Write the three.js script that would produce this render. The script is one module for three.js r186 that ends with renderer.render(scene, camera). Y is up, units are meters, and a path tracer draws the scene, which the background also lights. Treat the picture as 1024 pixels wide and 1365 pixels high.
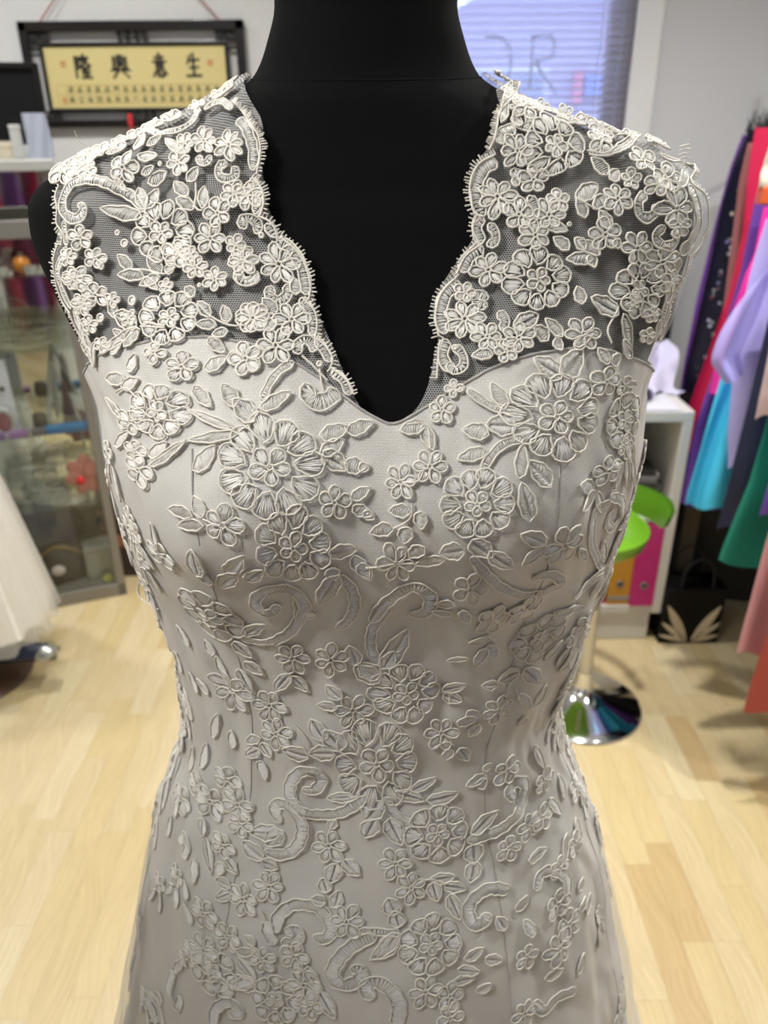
import * as THREE from 'three';
import { RoundedBoxGeometry } from 'three/addons/geometries/RoundedBoxGeometry.js';
import { mergeGeometries } from 'three/addons/utils/BufferGeometryUtils.js';
import { RectAreaLightUniformsLib } from 'three/addons/lights/RectAreaLightUniformsLib.js';
import { createNoise2D, createNoise3D } from 'simplex-noise';

// ================= camera, sky, exposure, lights' strengths
RectAreaLightUniformsLib.init();
const scene = new THREE.Scene();
const camera = new THREE.PerspectiveCamera(67.32, 1024 / 1365, 0.05, 200);
camera.position.set(0, 1.45, 0);
camera.rotation.set(-25.7 * Math.PI / 180, 0, -0.0095, 'YXZ');
camera.focus = 0.46;
camera.userData.fStop = 7.5;
scene.background = new THREE.Color().setRGB(4.3, 5.5, 10.1);        // an even overcast sky
const DOWNLIGHT = 8;                                                 // candela-like strength of one ceiling lamp
const EXPOSURE = 1.16;
// round downlights in the ceiling: [x, z, strength]; and one square panel light over the front of the gown
const LAMPS = [[-1.75, -2.0, .5], [0.62, -1.5, 1.15], [-0.75, -1.9, .8], [1.3, -0.9, 0.85], [0.9, 1.2, .05]];  // the one nearest the right wall is added to brighten the rack
const PANEL = { x: -0.6, z: -0.1, w: 0.9, d: 0.6, strength: 2.5 };
const ADDED_SPOT = { at: [-0.95, 2.45, 0.12], aim: [-0.07, 1.35, -0.45], strength: 5.6 };   // an added spotlight, out of view, to brighten only the gown's bodice
const renderer = new THREE.WebGLRenderer({ antialias: true });
renderer.toneMapping = THREE.LinearToneMapping;
renderer.toneMappingExposure = EXPOSURE;
renderer.shadowMap.enabled = true;
renderer.shadowMap.type = THREE.PCFSoftShadowMap;

// ================= helpers
let seed = 7;
const rnd = () => { seed = (seed + 0x6d2b79f5) | 0; let t = Math.imul(seed ^ (seed >>> 15), 1 | seed); t = (t + Math.imul(t ^ (t >>> 7), 61 | t)) ^ t; return ((t ^ (t >>> 14)) >>> 0) / 4294967296; };
const rr = (a, b) => a + (b - a) * rnd();
const noise2 = createNoise2D(rnd), noise3 = createNoise3D(rnd);
const R = (d) => d * Math.PI / 180;
const V = (x, y, z) => new THREE.Vector3(x, y, z);
const taken = new Map();
function numbered(name) { const n = taken.get(name) ?? 0; taken.set(name, n + 1); return n ? `${name}_${String(n).padStart(3, '0')}` : name; }
function shade(o) { o.traverse((m) => { if (m.isMesh) { m.castShadow = true; m.receiveShadow = true; } }); return o; }
function tag(o, label, category, group) { o.userData.label = label; o.userData.category = category; if (group) o.userData.group = group; return o; }
function thing(name, label, category, [x, y, z] = [0, 0, 0], turn = 0, group) {
  const o = new THREE.Group(); o.name = numbered(name); o.position.set(x, y, z); o.rotation.y = turn; scene.add(o);
  return tag(o, label, category, group);
}
function part(name, geometry, material, parent, label) {
  const m = new THREE.Mesh(geometry, material); m.name = name; m.castShadow = m.receiveShadow = true; parent.add(m);
  if (label) m.userData.label = label;
  return m;
}
function struct(name, geometry, material) { const m = part(name, geometry, material, scene); m.userData.kind = 'structure'; return m; }
const plain = (g) => { const q = g.index ? g.toNonIndexed() : g; for (const k of Object.keys(q.attributes)) if (!['position', 'normal', 'uv'].includes(k)) q.deleteAttribute(k); return q; };
const join = (list) => mergeGeometries(list.map(plain));
function box(w, h, d, x = 0, y = 0, z = 0, r = 0.003) {
  const g = r > 0 ? new RoundedBoxGeometry(w, h, d, 1, Math.min(r, w * .45, h * .45, d * .45)) : new THREE.BoxGeometry(w, h, d);
  return g.translate(x, y, z);
}
function rod(a, b, r0, r1 = r0, n = 12) {
  const A = V(...a), B = V(...b), L = A.distanceTo(B), g = new THREE.CylinderGeometry(r1, r0, L, n);
  g.applyQuaternion(new THREE.Quaternion().setFromUnitVectors(V(0, 1, 0), B.clone().sub(A).normalize()));
  return g.translate((A.x + B.x) / 2, (A.y + B.y) / 2, (A.z + B.z) / 2);
}
const lathe = (pts, n = 48) => new THREE.LatheGeometry(pts.map(([r, y]) => new THREE.Vector2(r, y)), n);
const tube = (pts, r, n = 24, k = 6, closed = false) => new THREE.TubeGeometry(new THREE.CatmullRomCurve3(pts.map((p) => V(...p)), closed), n, r, k, closed);
function grid(nu, nv, f, closed = false) {                           // f(i, j) -> [x, y, z, u, v]
  const P = [], T = [], I = [];
  for (let j = 0; j <= nv; j++) for (let i = 0; i <= nu; i++) { const q = f(i / nu, j / nv); P.push(q[0], q[1], q[2]); T.push(q[3] ?? i / nu, q[4] ?? j / nv); }
  for (let j = 0; j < nv; j++) for (let i = 0; i < nu; i++) { const a = j * (nu + 1) + i, b = a + nu + 1; I.push(a, a + 1, b, b, a + 1, b + 1); }
  const g = new THREE.BufferGeometry();
  g.setAttribute('position', new THREE.Float32BufferAttribute(P, 3)); g.setAttribute('uv', new THREE.Float32BufferAttribute(T, 2)); g.setIndex(I);
  g.computeVertexNormals();
  if (closed) {                                                      // no seam where the loop closes
    const N = g.attributes.normal;
    for (let j = 0; j <= nv; j++) { const a = j * (nu + 1), b = a + nu, n = V(N.getX(a) + N.getX(b), N.getY(a) + N.getY(b), N.getZ(a) + N.getZ(b)).normalize(); N.setXYZ(a, n.x, n.y, n.z); N.setXYZ(b, n.x, n.y, n.z); }
  }
  return g;
}
// ---------- textures
function dataTexture(w, h, f, srgb = false) {                        // f(x, y) -> number or [r, g, b], 0..255
  const d = new Uint8Array(w * h * 4);
  for (let y = 0; y < h; y++) for (let x = 0; x < w; x++) { const v = f(x, y), o = (y * w + x) * 4; for (let c = 0; c < 3; c++) d[o + c] = Math.max(0, Math.min(255, Array.isArray(v) ? v[c] : v)); d[o + 3] = 255; }
  const t = new THREE.DataTexture(d, w, h); t.wrapS = t.wrapT = THREE.RepeatWrapping; t.magFilter = THREE.LinearFilter; t.minFilter = THREE.LinearMipmapLinearFilter; t.generateMipmaps = true;
  if (srgb) t.colorSpace = THREE.SRGBColorSpace;
  t.needsUpdate = true; return t;
}
const wrap = (f, w, h) => (x, y) => { const a = x / w * 2 * Math.PI, b = y / h * 2 * Math.PI; return f(Math.cos(a), Math.sin(a), Math.cos(b), Math.sin(b)); };
const WOODGRAIN = dataTexture(256, 1024, (x, y) => {                 // maple: streaks along v, faint pores
  const s = noise2(x * .09 + 6 * noise2(y * .0016, 3.1), y * .0022), f = noise2(x * .5, y * .012 + 40), p = noise2(x * .9, y * .05 + 90) > .62 ? -7 : 0;
  const k = s * 9 + f * 5 + p;
  return [240 + k, 237 + k * 1.15, 231 + k * 1.4];
}, true);
const WEAVE = dataTexture(64, 64, (x, y) => 128 + 90 * Math.sin(x / 64 * 2 * Math.PI * 16) * Math.cos(y / 64 * 2 * Math.PI * 16) + 20 * noise2(x * .3, y * .3));
const net = (lo, hi) => dataTexture(96, 166, (x, y) => {             // hexagonal tulle net: threads light, holes dark
  const px = x / 96 * 3, py = y / 166 * 3 * Math.sqrt(3);
  let d1 = 9, d2 = 9;
  for (let i = -1; i < 5; i++) for (let j = -1; j < 12; j++) { const cx = i + (j & 1) * .5, cy = j * Math.sqrt(3) / 2, d = Math.hypot(px - cx, py - cy); if (d < d1) { d2 = d1; d1 = d; } else if (d < d2) d2 = d; }
  return d2 - d1 < .17 ? hi : lo;
});
const NET = net(28, 205), NETTED = net(216, 255);
const PLASTER = dataTexture(256, 256, (x, y) => 128 + 40 * noise2(x * .12, y * .12) + 30 * noise2(x * .5, y * .5));
const tex = (t, u, v) => { const c = t.clone(); c.repeat.set(u, v); c.needsUpdate = true; return c; };
const std = (o) => new THREE.MeshStandardMaterial(o), phys = (o) => new THREE.MeshPhysicalMaterial(o);
const rgb = (r, g, b) => new THREE.Color().setRGB(r, g, b);
// ---------- materials
const M = {
  wall: std({ color: rgb(.6, .6, .6), roughness: .9, bumpMap: tex(PLASTER, 1.5, 1.5), bumpScale: .0006 }),
  ceiling: std({ color: rgb(.75, .75, .74), roughness: .95 }),
  trim: std({ color: rgb(.72, .71, .69), roughness: .45 }),
  brown: std({ color: rgb(.12, .075, .05), roughness: .5 }),
  black: phys({ color: rgb(.0045, .0045, .005), roughness: 1, specularIntensity: .25, bumpMap: tex(WEAVE, 20, 20), bumpScale: .0002 }),
  blackGloss: phys({ color: rgb(.012, .012, .013), roughness: .25, clearcoat: .4 }),
  blackMatt: std({ color: rgb(.015, .015, .016), roughness: .6 }),
  lacquer: phys({ color: rgb(.007, .005, .005), roughness: .35, clearcoat: .3 }),
  satin: phys({ color: rgb(.79, .77, .74), roughness: .5, sheen: .25, sheenRoughness: .4, sheenColor: rgb(1, .98, .95), map: tex(NETTED, 210, 121), bumpMap: tex(NET, 210, 121), bumpScale: .00022 }),
  tulle: phys({ color: rgb(.72, .71, .7), roughness: .8, alphaMap: NET, transparent: true, side: THREE.DoubleSide }),
  thread: phys({ color: rgb(.9, .88, .84), roughness: .24, side: THREE.DoubleSide }),
  cord: std({ color: rgb(.79, .755, .69), roughness: .55 }),
  chrome: std({ color: rgb(.75, .76, .78), roughness: .08, metalness: 1 }),
  steel: std({ color: rgb(.27, .26, .24), roughness: .45, metalness: .6 }),
  glass: phys({ color: rgb(.97, .985, .975), roughness: .03, transmission: 1, thickness: 0, ior: 1.5 }),
  shelfGlass: phys({ color: rgb(.94, .97, .955), roughness: .03, transmission: 1, thickness: 0, ior: 1.5 }),
  mirror: std({ color: rgb(.86, .87, .83), roughness: .04, metalness: 1 }),
  white: std({ color: rgb(.72, .7, .66), roughness: .4 }),
  lime: phys({ color: rgb(.16, .38, .015), roughness: .3, clearcoat: .3 }),
};

// ---------- the dress form: one closed surface given by sections at heights y: half width, front depth, back depth, middle
const AZ = -0.52;
const SECT = [
  [0.02, 0.44, 0.3, 0.46, -0.012], [0.2, 0.375, 0.265, 0.37, -0.012], [0.4, 0.315, 0.228, 0.28, -0.012], [0.6, 0.26, 0.19, 0.2, -0.012], [0.7, 0.239, 0.168, 0.165, -0.012], [0.78, 0.221, 0.151, 0.142, -0.012],
  [0.84, 0.209, 0.139, 0.129, -0.012], [0.89, 0.196, 0.128, 0.115, -0.012], [0.95, 0.175, 0.114, 0.098, -0.012], [1, 0.156, 0.105, 0.085, -0.012], [1.04, 0.149, 0.102, 0.08, -0.012], [1.1, 0.156, 0.103, 0.084, -0.006],
  [1.16, 0.167, 0.106, 0.09, -0.0066], [1.2, 0.173, 0.108, 0.094, -0.007], [1.24, 0.175, 0.108, 0.097, -0.007], [1.27, 0.177, 0.107, 0.099, -0.007], [1.3, 0.177, 0.104, 0.1, -0.007], [1.325, 0.184, 0.1, 0.1, -0.008],
  [1.36, 0.198, 0.093, 0.098, -0.0095], [1.4, 0.207, 0.084, 0.092, -0.012], [1.415, 0.206, 0.08, 0.09, -0.0122], [1.425, 0.2, 0.076, 0.087, -0.0123], [1.438, 0.181, 0.073, 0.083, -0.0124], [1.45, 0.152, 0.07, 0.079, -0.0125],
  [1.47, 0.095, 0.066, 0.07, -0.0099], [1.484, 0.0665, 0.061, 0.062, -0.008], [1.502, 0.057, 0.058, 0.058, -0.0077], [1.52, 0.052, 0.056, 0.056, -0.0074], [1.56, 0.052, 0.056, 0.056, -0.0067], [1.6, 0.052, 0.056, 0.056, -0.006],
];
const slopes = [1, 2, 3, 4].map((c) => SECT.map((r, i) => {          // monotone cubic through the sections
  if (!i || i === SECT.length - 1) return 0;
  const a = SECT[i - 1], b = SECT[i + 1], p = (r[c] - a[c]) / (r[0] - a[0]), q = (b[c] - r[c]) / (b[0] - r[0]);
  return p * q <= 0 ? 0 : (2 * p * q) / (p + q);
}));
function section(y) {
  let i = 0;
  const n = SECT.length;
  y = Math.min(Math.max(y, SECT[0][0]), SECT[n - 1][0]);
  while (i < n - 2 && y > SECT[i + 1][0]) i++;
  const a = SECT[i], b = SECT[i + 1], h = b[0] - a[0], t = (y - a[0]) / h, t2 = t * t, t3 = t2 * t;
  return [1, 2, 3, 4].map((c) => (2 * t3 - 3 * t2 + 1) * a[c] + (t3 - 2 * t2 + t) * h * slopes[c - 1][i] + (3 * t2 - 2 * t3) * b[c] + (t3 - t2) * h * slopes[c - 1][i + 1]);
}
// u: degrees round the axis, 0 in front, positive to the picture's right; y: height in metres
function bodyPoint(u, y) {
  const a = u * Math.PI / 180, s = Math.sin(a), c = Math.cos(a), e = 2 / 2.25;
  const [w, f, b, cx] = section(y - .0055 * Math.min(0, s) * Math.exp(-(((y - 1.453) / .016) ** 2)));   // the left shoulder hangs a little lower
  const x = w * Math.sign(s) * Math.abs(s) ** e;
  let z = (c > 0 ? f : b) * Math.sign(c) * Math.abs(c) ** e;
  if (c > 0) {
    for (const k of [-1, 1]) { const dx = (x - k * .083) / .058, dy = (y - 1.262) / (y > 1.262 ? .066 : .052); z += .041 * Math.exp(-.5 * (dx * dx + dy * dy)) * Math.min(1, c * 2.5); }
  }
  return [cx + x, y, AZ + z];
}
function bodyFrame(u, y) {                                          // point, the two tangents per degree and per metre, unit normal
  const p = bodyPoint(u, y), e = .25, h = .001, d = (a, b, k) => a.map((v, i) => (v - b[i]) / k);
  const du = d(bodyPoint(u + e, y), bodyPoint(u - e, y), 2 * e), dv = d(bodyPoint(u, y + h), bodyPoint(u, y - h), 2 * h);
  const n = [du[1] * dv[2] - du[2] * dv[1], du[2] * dv[0] - du[0] * dv[2], du[0] * dv[1] - du[1] * dv[0]], l = Math.hypot(...n);
  return { p, du, dv, n: n.map((v) => v / l) };
}
function skin(u, y, off) { const { p, n } = bodyFrame(u, y); return [p[0] + n[0] * off, p[1] + n[1] * off, p[2] + n[2] * off]; }

// ================= the gown's surface: the form plus soft drape
const drape = (u, y) => .0019 * noise2(u / 15 + y * 3, y * 9) + .0009 * noise2(u / 7 + 30 + y * 14, y * 20) + (y < 1.0 ? (1 - y) * .006 * Math.sin(R(u) * 9 + 1.3 * noise2(u / 40, y * 2)) : 0);
const gown = (u, y, off) => skin(u, y, off + drape(u, y));
const LACE = .0074, CORD = .00062;
class Build {                                                        // collects strips of two materials into one geometry
  constructor() { this.p = []; this.t = []; this.i = [[], []]; }
  strip(rows, slot, closedRow) {                                     // rows of points, joined row to row
    const base = this.p.length / 3, n = rows[0].length;
    rows.forEach((r, a) => r.forEach((q, b) => { this.p.push(q[0], q[1], q[2]); this.t.push(a / 10, b / 10); }));
    for (let a = 0; a < rows.length - 1; a++) for (let b = 0; b < (closedRow ? n : n - 1); b++) { const p = base + a * n + b, q = base + a * n + (b + 1) % n; this.i[slot].push(p, q, p + n, p + n, q, q + n); }
  }
  cord(pts, r = CORD, closed = false) {                              // pts: { p, n }; a round cord lying on the cloth
    const N = pts.length, rows = [];
    for (let k = 0; k < N + (closed ? 1 : 0); k++) {
      const a = pts[closed ? (k + N - 1) % N : Math.max(k - 1, 0)].p, b = pts[closed ? (k + 1) % N : Math.min(k + 1, N - 1)].p, { p, n } = pts[k % N];
      let t = [b[0] - a[0], b[1] - a[1], b[2] - a[2]]; const l = Math.hypot(...t) || 1; t = t.map((v) => v / l);
      const s = [n[1] * t[2] - n[2] * t[1], n[2] * t[0] - n[0] * t[2], n[0] * t[1] - n[1] * t[0]];
      rows.push([0, 1, 2, 3, 4].map((j) => { const c = Math.cos(j * 1.2566), d = Math.sin(j * 1.2566); return [0, 1, 2].map((m) => p[m] + r * (s[m] * c + n[m] * d)); }));
    }
    this.strip(rows, 1, true);
  }
  geometry() {
    const g = new THREE.BufferGeometry();
    g.setAttribute('position', new THREE.Float32BufferAttribute(this.p, 3)); g.setAttribute('uv', new THREE.Float32BufferAttribute(this.t, 2));
    g.setIndex([...this.i[0], ...this.i[1]]); g.computeVertexNormals();
    let at = 0;
    this.i.forEach((l, k) => { if (l.length) g.addGroup(at, l.length, k); at += l.length; });
    return g;
  }
  mesh(name, parent) { return part(name, this.geometry(), [M.thread, M.cord], parent); }
}
const onGown = (u, y, h) => { const f = bodyFrame(u, y), o = h + drape(u, y); return { p: f.p.map((v, i) => v + f.n[i] * o), n: f.n }; };
function patch(u0, y0) {                                             // millimetres on the cloth round (u0, y0) -> points on it
  const { du, dv, n } = bodyFrame(u0, y0), L = Math.hypot(...du), e1 = du.map((v) => v / L);
  const e2 = [n[1] * e1[2] - n[2] * e1[1], n[2] * e1[0] - n[0] * e1[2], n[0] * e1[1] - n[1] * e1[0]];
  const dot = (a, b) => a[0] * b[0] + a[1] * b[1] + a[2] * b[2], al = dot(dv, e1), be = dot(dv, e2);
  return (x, y, h = 0) => { const b = y / 1000 / be, a = (x / 1000 - al * b) / L; return onGown(u0 + a, y0 + b, LACE + h); };
}
// one stitch: a thin ridge of silk from a to b ({ p, n } on the cloth), arched a little
function stitch(b, a, c, w, h) {
  const t = c.p.map((v, i) => v - a.p[i]), l = Math.hypot(...t) || 1, n = a.n, s = [n[1] * t[2] - n[2] * t[1], n[2] * t[0] - n[0] * t[2], n[0] * t[1] - n[1] * t[0]].map((v) => v / l * w / 2);
  b.strip([0, .5, 1].map((k) => { const q = a.p.map((v, i) => v + t[i] * k), r = h * (k === .5 ? 1 : .1); return [-1, 0, 1].map((f) => q.map((v, i) => v + s[i] * f * (k === .5 ? 1 : .6) + n[i] * (f ? r - w * .4 : r + .0001))); }), 0);
}
// a petal: from the middle outwards along angle a, between radii r0 and r1 (fractions), half width w; silk runs along it
function petal(b, at, rx, ry, a, r0, r1, w) {
  const c = Math.cos(a), s = Math.sin(a), place = (t, q, h) => { const r = r0 + (r1 - r0) * t; return at((c * r - s * q) * rx, (s * r + c * q) * ry, h); };
  const half = (t) => w * Math.pow(Math.max(0, Math.sin(Math.PI * Math.min(1, .1 + .9 * Math.pow(t, 1.5)))), .55) * (.5 + .5 * Math.min(1, t * 2.2));
  const out = [], K = 10, ph = rr(0, 6);
  for (let k = 0; k <= K; k++) out.push([k / K, half(k / K) * (1 + .06 * Math.sin(k * 2.3 + ph))]);
  for (let k = K - 1; k > 0; k--) out.push([k / K, -half(k / K) * (1 + .06 * Math.sin(k * 2.9 + ph))]);
  b.cord(out.map(([t, q]) => place(t, q, .0003)), CORD, true);
  const n = Math.max(4, Math.min(11, Math.round(w * 2 * rx / .85)));
  for (let i = 0; i < n; i++) {
    const f = (i + .5) / n * 2 - 1, t1 = .95 - .16 * f * f - rr(0, .08), t0 = rr(.12, .38);
    stitch(b, place(t0, f * half(t0) * .55 + rr(-.01, .01), 0), place(t1, f * half(t1) * .86 + rr(-.012, .012), 0), w * 2 * rx / n * .0007, rr(.0003, .0008));
  }
}
function smallFlower(b, at, rx, ry, n, rot) { for (let k = 0; k < n; k++) { const q = rr(.86, 1.06); petal(b, at, rx * q, ry * q, rot + k * 2 * Math.PI / n + rr(-.08, .08), .1, 1, Math.min(.36, 1.75 / n)); } }
function curvePoints(pts, step) {                                    // smooth line through [u, y] points, every `step` metres
  const c = new THREE.CatmullRomCurve3(pts.map(([u, y]) => V(u * .0028, y, 0)), false, 'centripetal'), n = Math.max(3, Math.round(c.getLength() / step));
  return c.getSpacedPoints(n).map((q) => [q.x / .0028, q.y]);
}
function sides(line, w) {                                            // points w metres to either side of a line on the cloth
  const q = line.map(([u, y]) => onGown(u, y, LACE));
  return q.map(({ p, n }, k) => {
    const a = q[Math.max(k - 1, 0)].p, b = q[Math.min(k + 1, q.length - 1)].p, t = b.map((v, i) => v - a[i]), l = Math.hypot(...t);
    const s = [n[1] * t[2] - n[2] * t[1], n[2] * t[0] - n[0] * t[2], n[0] * t[1] - n[1] * t[0]].map((v) => v / l);
    return { p, n, s, t: t.map((v) => v / l) };
  });
}
const shift = (q, d, h = 0) => ({ p: q.p.map((v, i) => v + q.s[i] * d + q.n[i] * h), n: q.n });
function ribbon(b, pts, w) {                                         // satin-stitched band between two cords, round at its end
  const line = curvePoints(pts, .0016), q = sides(line, w), N = q.length - 1, half = (k) => w / 2 * Math.min(1, .25 + 1.6 * Math.sqrt(Math.min(k, N - k) / N * 3 + .001)) * (1 + .1 * Math.sin(k * 1.1));
  const L = q.map((o, k) => shift(o, half(k))), Rr = q.map((o, k) => shift(o, -half(k)));
  b.cord([...L, ...Rr.reverse()], CORD, true);
  q.forEach((o, k) => { if (k < 1 || k >= N) return; const h = half(k) * .84; for (const m of [-.25, .25]) stitch(b, shift({ ...o, p: o.p.map((v, i) => v + o.t[i] * (m + rr(-.1, .1)) * .0016) }, -h, 0), shift({ ...o, p: o.p.map((v, i) => v + o.t[i] * (m + rr(-.1, .5)) * .0016) }, h * rr(.7, 1), 0), .00062, rr(.0004, .0009)); });
}
function leaf(b, u0, y0, u1, y1, w) {                                // from stem to tip; threads across, wavy cord round it
  const q = sides(curvePoints([[u0, y0], [u1, y1]], Math.max(.0008, Math.hypot((u1 - u0) * .0028, y1 - y0) / 11)), w), N = q.length - 1, ph = rr(0, 6);
  const half = (t) => w / 2 * Math.pow(Math.sin(Math.PI * Math.pow(Math.min(1, .03 + t * .97), .85)), .75) * (1 + .09 * Math.sin(t * 17 + ph));
  const at = (k, f, h) => shift(q[k], f * half(k / N), h);
  b.cord([...q.map((_, k) => at(k, 1, .0003)), ...q.map((_, k) => at(N - k, -1, .0003)).slice(1, -1)], CORD, true);
  const n = Math.max(5, Math.min(26, Math.round(Math.hypot((u1 - u0) * .0028, y1 - y0) / .0009))), split = w > .009;
  const on = (t, f) => { const x = Math.min(N - .001, Math.max(0, t * N)), k = Math.floor(x), m = x - k, A = q[k], C = q[k + 1]; return { p: A.p.map((v, i) => v + (C.p[i] - v) * m + A.s[i] * f * half(t)), n: A.n, s: A.s }; };
  for (let k = 0; k < n; k++) {                                      // slanting stitches; broad leaves have two rows with a vein between
    const t = .1 + .8 * (k + .5) / n, lean = .1, e = rr(-.012, .012);
    if (split) { stitch(b, on(t - lean, -.12), on(t + e, -.86 * rr(.85, 1)), .0006, rr(.0003, .0008)); stitch(b, on(t - lean, .12), on(t + e, .86 * rr(.85, 1)), .0006, rr(.0003, .0008)); }
    else stitch(b, on(t - lean * .8, -.84), on(t + lean * .8 + e, .84), .0006, rr(.0004, .0008));
  }
}
function fringe(b, line, away) {                                     // cut threads along a scalloped edge
  const q = sides(line, .003);
  q.forEach((o) => {
    for (let m = 0; m < 1; m++) {
      const d = Math.sign(o.s[0] * (o.p[0] - away[0]) + o.s[1] * (o.p[1] - away[1]) + o.s[2] * (o.p[2] - away[2])) || 1, l = rr(.0022, .004), k = rr(-.0006, .0006);
      const e = o.p.map((v, i) => v + o.s[i] * d * l + o.t[i] * k + o.n[i] * rr(-.0006, .0009));
      b.cord([{ p: o.p, n: o.n }, { p: e, n: o.n }], .00042);
    }
  });
}

// ================= the room
const X0 = -2.3, X1 = 1.75, Z0 = -2.75, Z1 = 3.0, HIGH = 2.6, TH = .12;
const slab = (x0, x1, y0, y1, z0, z1) => { const g = new THREE.BoxGeometry(x1 - x0, y1 - y0, z1 - z0), p = g.attributes.position, n = g.attributes.normal, t = g.attributes.uv; g.translate((x0 + x1) / 2, (y0 + y1) / 2, (z0 + z1) / 2); for (let i = 0; i < p.count; i++) { const ax = Math.abs(n.getX(i)), ay = Math.abs(n.getY(i)); t.setXY(i, ax > .5 ? p.getZ(i) : p.getX(i), ay > .5 ? p.getZ(i) : p.getY(i)); } return g; };
const WX0 = -.1, WX1 = .745, WY0 = .95, WY1 = 2.12;                    // the window in the back wall
struct('wall_back', join([slab(X0 - TH, WX0, 0, HIGH, Z0 - TH, Z0), slab(WX1, X1 + TH, 0, HIGH, Z0 - TH, Z0), slab(WX0, WX1, 0, WY0, Z0 - TH, Z0), slab(WX0, WX1, WY1, HIGH, Z0 - TH, Z0)]), M.wall);
struct('wall_left', slab(X0 - TH, X0, 0, HIGH, Z0, Z1), M.wall);
struct('wall_right', slab(X1, X1 + TH, 0, HIGH, Z0, Z1), M.wall);
const FX0 = -.75, FX1 = .05, FY0 = 1.65, FY1 = 2.0;                    // the shop window behind the camera
struct('wall_front', join([slab(X0 - TH, FX0, 0, HIGH, Z1, Z1 + TH), slab(FX1, X1 + TH, 0, HIGH, Z1, Z1 + TH), slab(FX0, FX1, 0, FY0, Z1, Z1 + TH), slab(FX0, FX1, FY1, HIGH, Z1, Z1 + TH)]), M.wall);
struct('ceiling', slab(X0 - TH, X1 + TH, HIGH, HIGH + TH, Z0 - TH, Z1 + TH), M.ceiling);
struct('baseboard_back', join([box(.9, .09, .014, X0 + .45, .045, Z0 + .008), box(2.9, .09, .014, .3, .045, Z0 + .008)]), M.trim);
struct('trim_1', box(2.15, .05, .018, X0 + 1.075, 1.9, Z0 + .01, .006), M.trim);                // picture rail over the framed sign
// window_1: brown frame, pane with etched letters, white architrave
const w1 = struct('window_1', join([box(.032, WY1 - WY0, .06, WX1 - .016, (WY0 + WY1) / 2, Z0 - .05), box(.04, WY1 - WY0, .06, WX0 + .02, (WY0 + WY1) / 2, Z0 - .05), box(WX1 - WX0, .05, .06, (WX0 + WX1) / 2, WY1 - .025, Z0 - .05), box(WX1 - WX0, .05, .06, (WX0 + WX1) / 2, WY0 + .025, Z0 - .05), box(.03, WY1 - WY0 + .06, .014, WX1 + .014, (WY0 + WY1) / 2, Z0 + .007)]), M.brown);
part('pane', new THREE.BoxGeometry(WX1 - WX0 - .07, WY1 - WY0 - .08, .004).translate((WX0 + WX1) / 2, (WY0 + WY1) / 2, Z0 - .06), M.glass, w1);
{ // the shop's lettering on the glass, seen from inside
  const m = std({ color: rgb(.3, .42, .38), roughness: .6 }), z = Z0 - .056, a = [], y = 1.655, x = .33;
  a.push(tube([[x, y + .09, z], [x + .06, y + .08, z], [x + .085, y + .02, z], [x + .06, y - .05, z], [x, y - .06, z]], .0042));
  a.push(tube([[x + .15, y + .09, z], [x + .21, y + .085, z], [x + .215, y + .035, z], [x + .16, y + .02, z]], .0042), rod([x + .15, y + .09, z], [x + .15, y - .06, z], .0042), rod([x + .16, y + .02, z], [x + .235, y - .07, z], .0042));
  part('lettering', join(a), m, w1, 'thin painted letters on the window glass');
}
part('architrave', join([box(.085, WY1 - WY0 + .2, .02, WX1 + .073, (WY0 + WY1) / 2, Z0 + .01, .006), box(WX1 - WX0 + .3, .085, .02, (WX0 + WX1) / 2, WY1 + .08, Z0 + .01, .006), box(.085, WY1 - WY0 + .2, .02, WX0 - .05, (WY0 + WY1) / 2, Z0 + .01, .006)]), M.trim, w1);
part('window_sill', box(WX1 - WX0 + .2, .03, .14, (WX0 + WX1) / 2, WY0 - .015, Z0 + .05), M.trim, w1);
const w2 = struct('window_2', join([box(.06, FY1 - FY0, .08, FX0 + .03, (FY0 + FY1) / 2, Z1 + .05), box(.06, FY1 - FY0, .08, FX1 - .03, (FY0 + FY1) / 2, Z1 + .05), box(FX1 - FX0, .06, .08, (FX0 + FX1) / 2, FY0 + .03, Z1 + .05), box(FX1 - FX0, .06, .08, (FX0 + FX1) / 2, FY1 - .03, Z1 + .05)]), M.trim);
part('pane', new THREE.BoxGeometry(FX1 - FX0 - .1, FY1 - FY0 - .1, .006).translate((FX0 + FX1) / 2, (FY0 + FY1) / 2, Z1 + .05), M.glass, w2);
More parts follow.
